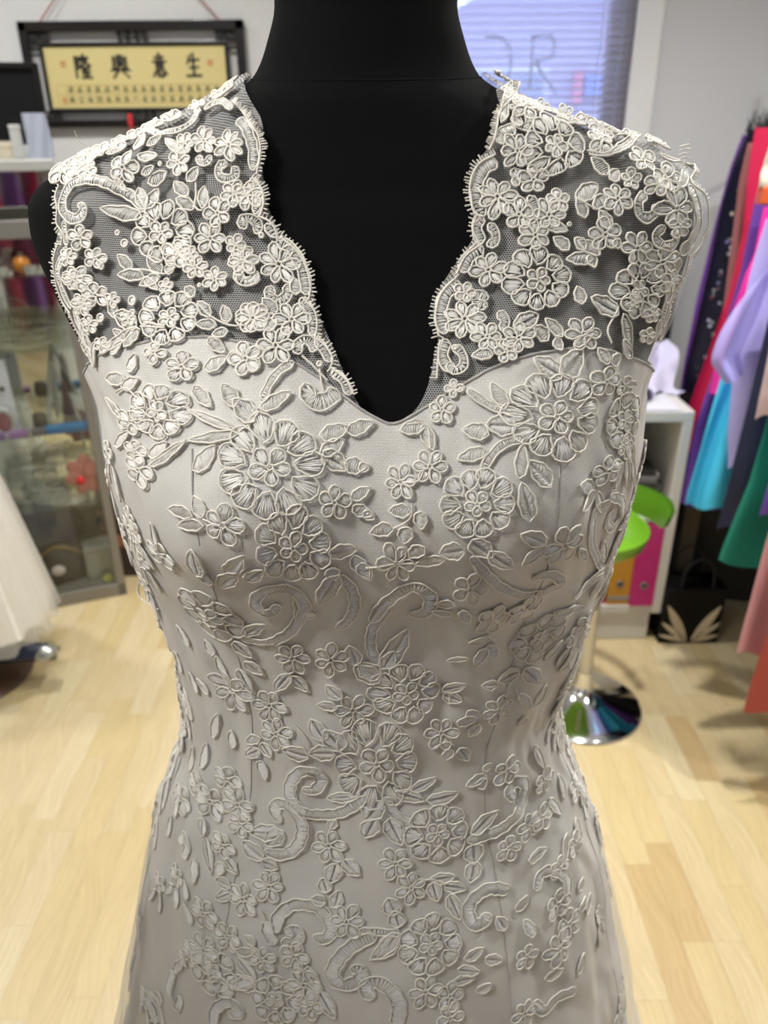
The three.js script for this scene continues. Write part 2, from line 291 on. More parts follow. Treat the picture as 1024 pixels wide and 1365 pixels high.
// ---------- floor: three-strip maple boards laid towards the back wall, each strip its own piece
const floor = struct('floor', slab(X0 - TH, X1 + TH, -.12, -.0085, Z0 - TH, Z1 + TH), std({ color: rgb(.25, .18, .1), roughness: .8 }));
{
  const W = .0628, tones = [[.74, .61, .37], [.71, .57, .31], [.78, .67, .44], [.66, .49, .26], [.76, .635, .41], [.73, .59, .33]];
  const mats = tones.map((c, i) => { const t = WOODGRAIN.clone(); t.repeat.set(1, 1); t.offset.set(.17 * i, .31 * i); t.needsUpdate = true; return phys({ color: rgb(...c), roughness: .38, map: t, clearcoat: .15, clearcoatRoughness: .3 }); });
  const lens = [.24, .31, .38, .46], geos = new Map();
  const geo = (l) => { if (!geos.has(l)) { const g = new THREE.BoxGeometry(W - .0004, .008, l - .0004), p = g.attributes.position, t = g.attributes.uv; for (let i = 0; i < p.count; i++) t.setXY(i, p.getX(i) / .16, p.getZ(i) / .7); geos.set(l, g); } return geos.get(l); };
  camera.updateMatrixWorld(); camera.aspect = 1024 / 1365; camera.updateProjectionMatrix();
  const all = [];
  for (let i = 0, x = X0 + W / 2; x < X1; x += W, i++) for (let z = Z0 - rr(0, .3); z < Z1;) {
    const l = lens[Math.floor(rnd() * 4)], c = V(x, 0, z + l / 2), q = c.clone().project(camera), dist = c.distanceTo(camera.position);
    const inFrame = Math.abs(q.x) < 1.1 && Math.abs(q.y) < 1.12 && c.z < -.3, hidden = Math.abs(q.x + .02) < .5 && q.y < .2;
    const pick = rnd(); all.push({ x, z: z + l / 2, l, m: pick < .34 ? 0 : pick < .5 ? 4 : pick < .64 ? 2 : pick < .8 ? 5 : pick < .93 ? 1 : 3, big: inFrame && !hidden ? 1 / dist : inFrame ? .02 / dist : 0 });
    z += l;
  }
  all.sort((a, b) => b.big - a.big);
  all.slice(0, 298).forEach((s) => part('plank', geo(s.l), mats[s.m], floor).position.set(s.x, -.004, s.z));
  const groups = mats.map(() => []);
  all.slice(298).forEach((s) => groups[s.m].push(geo(s.l).clone().translate(s.x, -.004, s.z)));
  const rest = mergeGeometries(groups.filter((g) => g.length).map((g) => mergeGeometries(g)), true);
  const used = mats.filter((_, k) => groups[k].length);
  part('more_planks', rest, used, floor).userData.kind = 'stuff';
}
// ---------- ceiling lamps, above the picture
LAMPS.forEach(([x, z, k], i) => {
  const t = thing('ceiling_light', ['round ceiling lamp nearest the left back corner of the shop', 'round ceiling lamp over the right side by the clothes rack', 'round ceiling lamp over the floor behind the dress form', 'added unseen round ceiling lamp near the right wall, brightening the rack garments', 'round ceiling lamp over the right front of the shop'][i], 'ceiling lamp', [x, HIGH, z], 0, 'ceiling lamps');
  part('trim_ring', lathe([[.075, -.001], [.1, -.001], [.1, -.008], [.08, -.012], [.075, -.006]]), M.trim, t);
  part('diffuser', lathe([[0, -.006], [.075, -.006], [.075, -.003], [0, -.003]]), std({ color: rgb(.8, .8, .8), emissive: rgb(1, .96, .9), emissiveIntensity: 3 }), t);
  const s = new THREE.SpotLight(rgb(1, .99, .94), DOWNLIGHT * k, 0, i === 1 || i === 2 ? R(72) : R(76), i === 1 || i === 2 ? 1 : .5, 2);
  s.name = 'lamp_light'; s.position.set(0, -.02, 0); s.target.position.set(x, 0, z); s.target.updateMatrixWorld(); s.castShadow = true; s.shadow.radius = 2.5; s.shadow.mapSize.set(2048, 2048); s.shadow.bias = -.0005;
  t.add(s);
});

{
  const { x, z, w, d, strength } = PANEL, t = thing('panel_light', 'square white panel lamp in the ceiling over the front of the gown', 'ceiling lamp', [x, HIGH, z]);
  part('frame', join([box(w + .04, .012, .02, 0, -.006, d / 2 + .01), box(w + .04, .012, .02, 0, -.006, -d / 2 - .01), box(.02, .012, d, w / 2 + .01, -.006, 0), box(.02, .012, d, -w / 2 - .01, -.006, 0)]), M.trim, t);
  part('diffuser', box(w, .004, d, 0, -.004, 0, 0), std({ color: rgb(.8, .8, .8), emissive: rgb(.97, 1, .94), emissiveIntensity: 1.5 }), t);
  const l = new THREE.RectAreaLight(rgb(1, .985, .95), strength, w, d); l.name = 'panel_glow'; l.position.y = -.012; l.rotation.x = -Math.PI / 2; t.add(l);
}

{
  const A = V(...ADDED_SPOT.at), B = V(...ADDED_SPOT.aim), d = B.clone().sub(A).normalize(), t = thing('added_spotlight', 'added unseen spotlight that brightens the bodice of the gown', 'spotlight', ADDED_SPOT.at);
  const can = part('lamp_head', lathe([[0, .06], [.03, .058], [.034, .05], [.036, -.05], [.033, -.052], [.031, -.03], [.026, .0]], 32), M.trim, t), q = new THREE.Quaternion().setFromUnitVectors(V(0, -1, 0), d); can.quaternion.copy(q);
  part('lens', lathe([[0, -.031], [.03, -.031], [.03, -.028], [0, -.028]], 24), std({ color: rgb(.8, .8, .8), emissive: rgb(1, .97, .9), emissiveIntensity: 3 }), t).quaternion.copy(q);
  part('stem', rod([0, .05, 0], [0, HIGH - ADDED_SPOT.at[1], 0], .008), M.trim, t);
  const s = new THREE.SpotLight(rgb(1, .975, .92), ADDED_SPOT.strength, 0, R(15.5), 1, 2);
  s.name = 'lamp_light'; s.position.copy(d.clone().multiplyScalar(.06)); s.target.position.copy(B); s.target.updateMatrixWorld(); s.castShadow = true; s.shadow.radius = 8; s.shadow.mapSize.set(2048, 2048); s.shadow.bias = -.0005;
  t.add(s);
}

// ================= the dress form
{
  const t = thing('dress_form', 'black fabric dress form with a bare neck wearing the ivory lace gown', 'dress form', [0, 0, 0]);
  const seam = (u) => 1.484 - .005 * Math.max(0, Math.cos(R(u)));
  part('torso', grid(120, 110, (i, j) => { const u = i * 360 - 180, y = .78 + (seam(u) - .78) * (1 - (1 - j) ** 1.6); return [...skin(u, y, 0), i * 4, y * 4]; }, true), M.black, t);
  part('neck', grid(72, 30, (i, j) => { const u = i * 360 - 180, y = seam(u) + (1.6 - seam(u)) * j; return [...skin(u, y, -.0004), i, y * 4]; }, true), M.black, t);
  part('neck_seam', tube([...Array(48).keys()].map((k) => skin(k * 7.5 - 180, seam(k * 7.5 - 180), -.0004)), .0007, 120, 6, true), M.black, t);
  part('neck_cap', lathe([[0, .014], [.03, .013], [.05, .006], [.053, 0], [.053, -.01]]).translate(-.006, 1.605, AZ), M.blackGloss, t);
  part('pole', rod([-.012, .03, AZ], [-.012, .85, AZ], .017), M.chrome, t);
  part('base', lathe([[0, .035], [.03, .034], [.17, .012], [.18, .004], [.18, 0]]).translate(-.012, 0, AZ), M.blackGloss, t);
}
// ================= the gown
const dress = thing('wedding_dress', 'ivory satin wedding dress overlaid with corded floral lace and a sheer V-neck lace yoke', 'dress', [0, 0, 0]);
const TOP = [[-180, 1.33], [-110, 1.318], [-75, 1.318], [-62, 1.331], [-52.5, 1.339], [-41.4, 1.347], [-34, 1.351], [-26.8, 1.354], [-20.8, 1.355], [-13.9, 1.35], [-8.7, 1.341], [-5.7, 1.334], [-2.3, 1.324], [0, 1.317], [2, 1.3125], [4.2, 1.3135], [6.9, 1.319], [10.3, 1.326], [13.8, 1.332], [17.2, 1.338], [20.8, 1.342], [25.3, 1.345], [30.3, 1.346], [34.4, 1.346], [39.2, 1.344], [48, 1.338], [61.9, 1.327], [75, 1.318], [110, 1.318], [180, 1.33]];
function topEdge(u) { let i = 0; while (i < TOP.length - 2 && u > TOP[i + 1][0]) i++; const a = TOP[i], b = TOP[i + 1]; return a[1] + (b[1] - a[1]) * (u - a[0]) / (b[0] - a[0]); }
part('satin_gown', grid(300, 260, (i, j) => { const u = i * 360 - 180, T = topEdge(u), y = T - (T - .02) * Math.pow(j, 1.35); return [...gown(u, y, .006), u * .003, y]; }, true), M.satin, dress, 'plain ivory satin under the lace');
part('neckline_edge', tube([...Array(140).keys()].map((k) => { const u = -110 + k * 220 / 139; return gown(u, topEdge(u) - .0004, .0058); }), .0009, 400, 6), M.satin, dress);
for (const [u, y0, y1] of [[-31.5, 1.3, .62], [30, 1.29, .62], [-72, 1.3, .5], [74, 1.3, .5]]) part('princess_seam', tube([...Array(30).keys()].map((k) => { const y = y0 + (y1 - y0) * k / 29; return gown(u + 2 * Math.sin(y * 6), y, .0058); }), .0007, 90, 5), M.satin, dress);
// sheer yoke: rows of cloth between the neckline and the shoulder and armhole
const NECK_L = [[-74, 1.484], [-33.5, 1.468], [-17.9, 1.453], [-12.7, 1.433], [-11.1, 1.418], [-9.9, 1.409], [-8.3, 1.402], [-6.7, 1.392], [-5.8, 1.38], [-5.6, 1.371], [-4.9, 1.361], [-3.6, 1.347], [-2.4, 1.334], [-.9, 1.32], [.6, 1.309]];
const NECK_R = [[73, 1.482], [42.5, 1.467], [31.9, 1.457], [23.3, 1.447], [16.6, 1.436], [14.5, 1.426], [14.7, 1.414], [14.9, 1.405], [12.4, 1.392], [9.5, 1.377], [8.6, 1.365], [9.4, 1.356], [8.8, 1.343], [8, 1.33], [6.4, 1.32], [3, 1.309]];
const ARM_L = [[-74, 1.4845], [-96, 1.474], [-98, 1.46], [-97, 1.446], [-84, 1.438], [-66, 1.432], [-58.1, 1.429], [-54.1, 1.419], [-53.1, 1.404], [-57.4, 1.389], [-60.2, 1.376], [-60.4, 1.359], [-58.1, 1.345], [-56, 1.331], [-53, 1.318]];
const ARM_R = [[73, 1.4845], [96, 1.474], [98, 1.46], [97, 1.446], [92, 1.438], [79, 1.432], [79.5, 1.426], [80.5, 1.414], [79.1, 1.402], [74.2, 1.391], [69.2, 1.379], [68.2, 1.362], [67.5, 1.346], [66.3, 1.331], [64, 1.318]];
const along = (pts) => { const c = new THREE.CatmullRomCurve3(pts.map(([u, y]) => V(u * .003, y, 0)), false, 'centripetal'); c.arcLengthDivisions = 300; return (t) => { const q = c.getPointAt(t); return [q.x / .003, q.y]; }; };
for (const [a, b] of [[NECK_L, ARM_L], [NECK_R, ARM_R]]) {
  const f = along(a), h = along(b);
  part('tulle_yoke', grid(70, 90, (i, j) => { const t = .002 + .996 * j, p = f(Math.pow(t, 1.15)), q = h(t), u = p[0] + (q[0] - p[0]) * i, y = p[1] + (q[1] - p[1]) * i; return [...gown(u, y, .0045 - .001 * Math.max(0, (y - 1.36) / .12)), u * .0031 / .0036, y / .00623]; }), M.tulle, dress, 'sheer white net over the black form');
  const s = Math.sign(b[1][0]);                                      // its back half, over the shoulder blade
  part('tulle_yoke', grid(50, 50, (i, j) => { const y = 1.484 - j * .164, e = y > 1.43 ? 88 : 88 + 24 * Math.sin(Math.PI * Math.min(1, (1.43 - y) / .115)), m = Math.min(180, 100 + 90 * Math.pow(j, .7)), u = s * (e + (m - e) * i); return [...gown(u, y, .0047), u * .0031 / .0036, y / .00623]; }), M.tulle, dress, 'sheer white net over the black form');
}
for (const s of [-1, 1]) part('tulle_overskirt', grid(50, 60, (i, j) => { const u = s * (66 + 114 * i), y = .88 - .85 * j, f = j; return [...gown(u, y, .0075 + .017 * Math.min(1, f * 2) + .004 * Math.sin(R(u) * 22) * f), u * .0031 / .0036, y / .00623]; }), M.tulle, dress, 'plain net falling outside the lace at the side of the skirt');

// ---------- the lace: G large flower, F small flower, L leaf, R stitched scroll, C cord, B eyelet, P scalloped edge; degrees round the form, height in mm, sizes in mm
const LACEWORK = `
G -27.5 1405 18.4 16.4 10 5
G -28.6 1363 17.5 14.6 9 20
F -39.1 1434 9.0 8.0 5 10
F -29.1 1448 7.6 7.3 6 0
F -21.8 1446 9.0 8.6 7 10
F -15.8 1423 8.2 8.1 6 20
F -18.1 1414 7.7 7.4 5 40
F -19.3 1402 9.0 8.5 6 0
F -25.0 1395 8.8 8.0 5 15
F -22.0 1388 7.4 6.9 6 10
F -19.2 1382 7.2 6.9 6 30
F -14.6 1392 8.2 8.0 6 0
F -29.0 1438 7.3 6.8 6 20
F -14.5 1363 8.8 8.7 5 50
F -44.4 1402 9.4 6.9 5 20
F -48.0 1381 10.6 7.1 6 0
F -44.3 1373 10.2 7.1 5 30
F -41.6 1392 8.0 6.0 5 0
F -57.7 1432 11.9 8.0 6 0
F -53.5 1436 9.2 7.0 5 20
F -54.0 1441 8.8 6.8 6 0
F -52.4 1444 8.1 6.5 5 40
F -47.4 1432 6.5 5.3 5 0
F -32.4 1446 5.0 4.8 5 0
F -49.2 1366 8.6 5.5 5 10
F -28.1 1379 5.0 4.4 5 10
L -40.7 1441 -47.9 1448 5.7
L -39.6 1443 -41.0 1448 5.7
L -38.7 1439 -34.5 1440 5.7
L -23.1 1422 -26.7 1429 6.1
L -21.8 1416 -25.0 1420 6.1
L -20.3 1416 -21.1 1427 5.6
L -24.1 1429 -24.1 1436 5.6
L -31.5 1428 -29.7 1434 7.0
L -34.0 1432 -33.2 1436 4.7
L -30.4 1416 -33.0 1426 6.8
L -29.9 1416 -29.3 1426 6.6
L -30.9 1413 -39.5 1416 7.4
L -33.9 1387 -36.5 1394 6.2
L -28.2 1386 -30.7 1393 7.3
L -31.9 1384 -37.2 1384 6.0
L -28.9 1384 -33.1 1379 5.5
L -27.6 1386 -25.4 1389 5.4
L -35.4 1358 -40.8 1364 10.3
L -40.6 1362 -40.9 1371 6.8
L -35.0 1357 -40.8 1347 7.0
L -36.0 1357 -48.3 1342 5.2
L -21.0 1364 -22.7 1371 5.9
L -18.3 1361 -18.7 1369 5.8
L -20.3 1360 -23.7 1360 5.4
L -18.7 1357 -21.4 1355 4.9
L -29.6 1442 -38.8 1447 4.7
L -61.6 1435 -60.0 1429 6.2
L -35.5 1425 -39.0 1430 3.1
L -22.9 1374 -24.4 1378 5.9
B -44.7 1361 2.2
B -35.3 1371 2.4
B -34.9 1400 1.9
B -36.2 1405 1.2
B -51.1 1428 1.5
B -40.4 1388 1.5
B -21.8 1379 0.8
B -32.3 1437 0.8
R 5.2 -30.9 1416 -33.4 1421 -37.0 1425 -41.9 1428 -47.2 1428 -49.9 1425 -49.9 1418 -48.7 1414 -45.9 1411 -43.6 1413 -43.1 1416 -44.6 1417
R 3.9 -17.8 1436 -16.7 1433 -17.2 1431 -18.7 1431 -19.9 1434 -20.1 1437 -19.0 1437
R 4.0 -12.9 1386 -14.0 1381 -15.2 1381 -15.8 1384
R 3.3 -50.5 1462 -41.3 1457 -38.8 1453 -40.0 1450 -72.5 1456
R 3.5 -41.7 1460 -42.3 1462 -40.5 1464 -33.1 1462
R 3.2 -25.8 1441 -24.2 1438 -23.0 1438 -23.4 1441
C -33.9 1387 -31.5 1387 -27.8 1385 -25.3 1388
C -22.7 1370 -21.0 1364 -18.7 1360 -16.9 1359
C -22.8 1429 -21.9 1422 -21.6 1416 -20.5 1415
C -36.9 1429 -36.7 1426 -34.8 1424
C -34.6 1358 -29.2 1358 -32.6 1360
R 5.1 -27.4 1458 -22.1 1454 -17.9 1448 -15.3 1441 -14.4 1435
R 4.6 -14.0 1431 -12.8 1425 -12.4 1418 -12.7 1414
P -36.5 1465 -30.1 1462 -23.5 1457 -17.1 1450 -14.2 1441 -13.5 1433
P -14.1 1432 -12.2 1426 -11.5 1418 -12.0 1413
R 3.1 -48.9 1410 -49.0 1404 -48.9 1398
P -54.0 1426 -53.3 1421 -51.7 1416 -51.9 1409 -50.2 1404 -50.9 1398
R 3.6 -49.1 1397 -51.2 1391 -53.4 1384 -54.1 1377 -53.8 1370 -53.1 1365
P -51.8 1398 -53.6 1391 -55.3 1384 -56.6 1376 -56.6 1368 -54.6 1362
P -54.6 1362 -55.0 1354 -54.4 1346 -53.0 1338 -53.7 1333
L -52.5 1361 -51.7 1351 4.7
L -51.7 1351 -51.6 1342 4.7
L -56.3 1346 -54.2 1338 4.3
L -49.0 1348 -53.7 1333 3.4
L -50.6 1358 -50.0 1351 3.4
L -52.7 1354 -53.0 1346 3.4
L -47.8 1342 -43.4 1349 3.3
L -44.9 1342 -40.8 1350 4.1
R 4.3 -11.2 1409 -10.5 1406 -9.9 1403
R 5.5 -9.8 1401 -8.1 1398 -7.0 1391 -6.5 1383 -6.6 1375
R 4.9 -7.4 1373 -6.5 1368 -6.2 1361 -6.4 1355
R 4.4 -6.0 1353 -5.1 1348 -4.4 1342
R 4.1 -4.2 1337 -2.9 1333 -2.1 1326
P -12.3 1413 -10.6 1410 -9.8 1405 -9.7 1401
P -9.3 1403 -7.2 1396 -6.2 1388 -5.9 1379 -6.3 1373
P -7.1 1373 -5.8 1367 -5.7 1359 -6.2 1353
P -6.0 1354 -4.7 1349 -4.0 1343 -4.6 1338
P -4.3 1339 -2.5 1333 -1.6 1326
F -9.8 1390 11.9 11.6 7 0
F -14.8 1391 8.2 8.0 6 10
F -9.0 1363 10.5 10.4 6 0
F -14.5 1363 9.1 9.0 5 20
F -11.8 1350 11.0 11.1 6 0
F -15.6 1399 5.9 5.7 5 0
F -16.7 1344 9.1 9.1 5 36
F -14.1 1422 8.8 8.7 6 20
B -11.9 1404 1.2
B -5.9 1341 1.3
L -7.8 1375 -8.0 1383 5.8
L -11.0 1366 -12.7 1373 6.4
L -12.9 1357 -11.2 1364 5.8
R 4.9 -16.0 1386 -15.0 1381 -13.6 1382 -13.0 1385
R 5.2 -11.1 1379 -11.7 1375 -10.6 1372 -9.2 1375 -9.0 1380
R 4.9 -8.5 1346 -8.7 1350 -7.4 1353 -6.4 1350 -6.8 1347
R 4.6 -14.1 1407 -14.6 1411 -13.5 1412 -12.3 1409 -12.7 1405
R 8.7 -7.1 1330 -8.1 1327 -7.0 1323 -5.2 1324 -3.7 1328
C -8.2 1345 -6.5 1339 -5.0 1333
C -5.9 1339 -5.9 1333 -5.7 1328
G 36.0 1444 17.9 16.6 9 0
G 24.5 1380 19.2 17.4 10 10
G 46.9 1372 21.4 15.9 10 0
F 26.2 1442 9.5 9.0 6 0
F 25.5 1429 9.2 8.5 5 20
F 18.3 1420 11.4 11.3 7 0
F 21.3 1412 8.6 8.1 5 10
F 23.8 1402 9.9 9.1 6 30
F 26.5 1412 8.9 8.1 6 0
F 28.3 1418 7.3 6.9 5 20
F 16.6 1386 10.0 9.7 6 10
F 13.1 1362 11.2 11.2 7 0
F 16.6 1353 8.4 8.4 6 0
F 21.7 1352 9.2 8.9 6 20
F 33.8 1352 11.8 9.5 6 0
F 36.5 1401 10.8 8.9 5 20
F 44.6 1394 12.6 9.4 6 0
F 40.1 1418 9.8 8.3 6 30
F 48.6 1444 9.0 8.1 5 0
F 54.5 1435 10.8 8.2 5 20
F 56.3 1413 16.2 10.1 6 0
F 52.8 1386 14.1 9.0 6 20
F 57.5 1426 12.2 8.1 5 0
F 57.5 1404 12.0 7.1 5 20
F 51.2 1423 8.5 6.4 5 0
F 45.7 1427 6.9 5.6 5 10
F 57.7 1375 12.2 7.2 5 0
F 43.6 1461 8.6 8.2 5 0
F 19.8 1346 6.9 6.7 5 30
F 57.7 1449 9.5 7.0 5 0
F 81.0 1441 12.1 7.1 5 0
F 13.2 1375 6.1 6.0 5 0
L 32.9 1410 31.6 1419 6.4
L 31.5 1418 36.9 1425 8.9
L 37.1 1419 34.3 1414 6.8
L 37.7 1404 35.5 1413 7.1
L 33.0 1395 30.8 1400 6.2
L 29.8 1395 27.1 1401 6.4
L 35.8 1392 31.4 1399 6.5
L 34.3 1390 29.3 1390 6.8
L 33.7 1392 34.8 1385 6.3
L 41.1 1430 41.0 1438 8.0
L 40.6 1427 44.3 1432 6.9
L 32.8 1367 31.5 1376 7.4
L 40.8 1361 34.2 1370 9.8
L 41.9 1360 48.7 1340 7.8
L 29.8 1352 26.1 1361 6.5
L 27.1 1351 23.9 1357 8.0
L 28.3 1351 30.0 1345 5.7
L 17.6 1345 14.4 1344 5.7
L 40.0 1396 37.8 1397 5.0
L 25.7 1408 29.5 1404 5.8
L 20.8 1357 24.7 1363 9.1
L 32.6 1346 35.7 1353 4.7
L 57.4 1472 38.5 1464 4.3
L 39.8 1464 29.7 1455 4.5
L 46.2 1458 53.8 1466 5.6
L 33.3 1453 38.2 1460 5.4
L 52.2 1457 55.4 1464 5.3
L 53.6 1452 54.5 1460 5.6
L 73.9 1445 59.0 1446 4.9
L 73.0 1437 73.1 1442 5.6
L 54.9 1420 57.0 1428 5.8
L 68.7 1429 58.6 1421 5.9
L 57.6 1363 57.7 1375 6.0
L 59.5 1350 59.0 1363 5.7
L 60.9 1342 61.0 1353 5.1
R 5.4 47.8 1420 44.9 1416 45.2 1411 47.5 1409 49.5 1412 48.9 1415
R 5.1 23.3 1420 24.1 1416 23.7 1411 22.0 1409
R 4.8 16.6 1372 14.9 1374 15.1 1369 16.5 1369
R 4.9 18.2 1365 19.4 1361 18.9 1356
R 5.1 51.8 1404 49.9 1400 51.7 1395 55.1 1395 56.2 1400
R 4.2 16.7 1408 17.7 1403 17.5 1399 16.4 1398
R 4.2 22.0 1431 23.4 1433 21.6 1426
R 4.2 11.7 1349 13.1 1344 13.2 1339 11.9 1337 11.0 1341
R 4.2 36.2 1458 34.0 1454 35.2 1453 39.1 1456
R 3.4 41.9 1440 46.1 1439 56.9 1442 71.7 1446
B 29.8 1407 0.9
B 11.7 1348 1.1
B 38.7 1461 1.1
B 59.0 1430 1.6
C 31.3 1419 33.2 1416 36.6 1411 37.7 1405
C 35.6 1391 35.3 1397 36.5 1400
C 41.8 1441 45.0 1439 54.6 1443 73.4 1446
C 40.5 1363 39.0 1353 40.5 1346
R 5.7 31.2 1452 28.1 1451 23.8 1446
R 6.3 20.8 1438 17.3 1433 15.4 1424 15.3 1416 16.1 1412
R 5.4 15.7 1412 15.0 1407 15.6 1399
R 6.3 15.8 1397 13.7 1392 12.8 1385
R 6.3 12.4 1380 10.4 1374 9.7 1364 10.3 1355
R 5.4 10.5 1352 10.2 1344 11.3 1337
P 58.3 1476 73.0 1476 33.8 1460 28.0 1454 21.0 1443
P 21.6 1441 17.1 1436 14.8 1428 14.3 1417 15.4 1411
P 14.9 1412 14.4 1406 15.6 1397
P 15.8 1399 13.3 1393 11.9 1384
P 12.3 1384 9.8 1375 8.9 1364 9.4 1354
P 10.1 1353 9.5 1344 9.4 1334
R 6.9 64.3 1422 65.6 1415 66.5 1404 62.8 1394 59.4 1390
R 6.0 60.2 1387 59.1 1378 58.2 1368 58.0 1355 59.2 1346
P 85.7 1431 66.4 1423 71.1 1417 73.3 1407 69.6 1395 65.0 1388
P 63.9 1388 63.5 1379 61.0 1367 60.9 1355
G -15.0 1293 28.1 27.6 11 0
G -35.9 1316 20.9 15.3 9 0
G -12.1 1251 20.8 24.3 10 10
F -28.2 1339 10.1 8.8 5 20
F -16.6 1344 9.7 9.7 5 30
F -23.5 1264 11.1 11.4 5 0
F -5.1 1274 9.5 9.9 5 10
F -32.7 1345 8.2 6.6 4 0
F -44.3 1281 15.9 9.7 5 10
F -41.4 1231 12.5 10.1 5 0
F -45.0 1307 13.7 8.1 5 0
F -44.9 1291 11.7 6.9 5 20
L -41.6 1334 -37.8 1344 6.8
L -43.1 1330 -49.2 1328 7.3
L -44.4 1325 -39.1 1331 6.9
L -22.2 1353 -19.8 1347 6.2
L -23.8 1338 -19.7 1345 6.9
L -26.9 1330 -24.0 1321 7.2
L -19.6 1322 -21.3 1332 8.7
L -16.8 1315 -19.9 1325 10.8
L -15.6 1320 -10.5 1328 7.1
L -20.5 1311 -29.0 1319 4.7
L -20.1 1309 -29.9 1304 5.6
L -39.8 1286 -30.1 1304 5.5
L -40.2 1291 -35.0 1301 6.8
L -28.8 1289 -24.4 1303 8.8
L -6.9 1306 -2.6 1311 8.7
L -2.8 1308 0.5 1313 7.5
L -7.0 1298 -3.3 1305 7.8
L -6.7 1299 -2.9 1290 10.3
L -3.4 1292 -0.3 1292 8.8
L -2.5 1275 -0.0 1281 6.3
L -2.4 1271 0.2 1266 7.0
L -29.6 1267 -35.7 1266 7.4
L -27.2 1267 -28.9 1277 8.3
L -27.4 1263 -33.6 1258 7.1
L -31.6 1225 -31.3 1246 11.4
L -29.8 1218 -30.9 1229 7.9
L -25.4 1229 -20.6 1248 10.8
L -27.9 1217 -22.7 1233 11.2
L -21.3 1228 -17.8 1238 9.3
L -6.4 1246 -1.8 1247 10.1
L -2.7 1243 -0.3 1227 9.0
L -5.2 1232 -8.8 1207 12.2
L -6.3 1237 -5.5 1228 8.3
L -48.2 1308 -52.6 1317 5.8
L -48.7 1300 -49.5 1311 6.1
L -53.7 1288 -46.2 1301 6.1
L -42.4 1234 -42.0 1253 5.2
R 7.2 -13.2 1186 -11.3 1205 -13.1 1218 -16.1 1221 -19.3 1216 -20.8 1206 -19.8 1199 -17.5 1199 -16.5 1206
R 6.7 -5.4 1231 -3.3 1222 -2.6 1207 -3.7 1192 -5.9 1183
R 4.0 -15.1 1325 -13.8 1331 -11.7 1338 -9.6 1342
C -40.5 1286 -36.0 1294 -30.2 1304
C -15.9 1319 -17.6 1314 -19.8 1310
C -27.3 1266 -25.9 1265 -25.1 1263
C -46.8 1322 -43.2 1325 -40.7 1321
B -10.7 1195 3.5
G 30.5 1313 30.0 23.9 11 8
G 16.3 1274 18.7 18.7 10 0
G 52.1 1301 20.8 16.7 8 0
F 10.3 1319 7.7 7.7 5 20
F 8.6 1292 9.4 9.4 6 0
F 4.1 1284 9.5 9.6 6 10
F 41.7 1326 13.4 9.0 5 0
F 45.5 1277 14.0 8.5 5 10
F 34.1 1244 14.3 13.4 6 0
F 3.5 1237 10.9 15.0 6 0
F 16.3 1219 10.2 15.3 5 0
F 22.2 1189 9.4 14.1 5 0
F 29.3 1190 11.3 16.2 5 20
F 12.0 1329 5.3 5.3 4 0
F 49.8 1321 9.9 5.8 5 0
L 7.7 1312 4.0 1309 7.8
L 7.4 1312 9.1 1300 7.1
L 20.5 1319 17.7 1331 7.7
L 18.0 1308 13.6 1310 8.7
L 22.4 1311 17.4 1312 11.8
L 17.7 1300 12.9 1296 7.1
L 23.4 1286 23.8 1302 7.5
L 29.8 1280 24.9 1294 10.4
L 25.8 1264 23.5 1284 9.8
L 5.6 1270 2.3 1269 7.9
L 7.1 1270 7.4 1260 7.3
L 2.9 1260 -0.2 1256 8.4
L 5.0 1261 4.7 1251 8.4
L -0.3 1293 -1.3 1289 5.4
L -0.9 1268 0.4 1264 5.4
L 41.2 1271 36.4 1277 8.2
L 41.8 1269 37.1 1262 7.6
L 42.6 1267 45.3 1253 7.1
L 29.6 1249 23.9 1258 9.7
L 29.7 1248 25.3 1237 9.2
L 42.6 1224 39.2 1236 5.3
L 14.6 1249 10.4 1246 12.3
L 11.3 1242 6.4 1237 7.5
L 7.7 1250 5.5 1242 8.5
L 15.5 1254 19.6 1244 11.6
L 18.8 1247 23.8 1236 10.1
L 55.9 1203 50.1 1227 7.1
L -1.6 1238 -0.2 1226 8.7
L 13.8 1204 10.1 1205 8.0
L 13.4 1194 9.7 1197 6.4
L 15.2 1199 17.1 1187 7.1
L 30.7 1332 24.5 1342 11.0
L 30.7 1332 34.3 1344 13.4
L 41.2 1336 37.4 1344 6.8
L 41.9 1335 44.8 1339 6.6
L 49.5 1336 44.3 1347 6.7
L 55.8 1284 61.1 1254 6.1
L 51.2 1291 57.5 1272 7.0
L 43.4 1187 57.1 1192 7.7
L 39.1 1176 52.2 1167 8.5
L 49.7 1191 58.5 1196 8.5
R 4.0 22.6 1317 18.3 1320 14.1 1328
R 4.4 23.9 1305 20.2 1302 17.7 1294 17.1 1289
R 6.5 15.9 1244 18.9 1231 23.5 1217 28.6 1207 34.0 1205 37.1 1208 34.6 1219 30.7 1225 28.6 1223
R 6.2 47.1 1261 55.0 1250 57.5 1237 53.9 1232 49.9 1243 52.3 1247
R 5.2 47.7 1258 42.4 1255 42.7 1242 47.7 1220 56.6 1193
R 8.2 -0.2 1189 1.8 1207 4.2 1215 6.6 1219 8.8 1214 9.3 1202 8.1 1194 5.7 1195
C 5.9 1274 5.6 1266 2.9 1259
C 16.5 1239 17.4 1229 16.0 1224
C 7.7 1291 6.8 1285 4.5 1284
C 8.6 1301 7.9 1312 5.0 1312
C -0.8 1235 3.2 1237 6.5 1238
G -33.5 1184 23.1 26.9 9 0
G -35.0 847 22.3 23.8 7 0
G -18.7 839 19.6 24.0 8 0
F -16.0 1152 12.3 17.8 6 0
F -7.8 1153 12.0 17.5 6 20
F -35.9 1109 17.7 20.6 7 0
F -24.8 1102 12.4 15.5 6 0
F -23.3 1078 12.6 15.4 6 20
F -4.4 1105 12.6 16.7 6 0
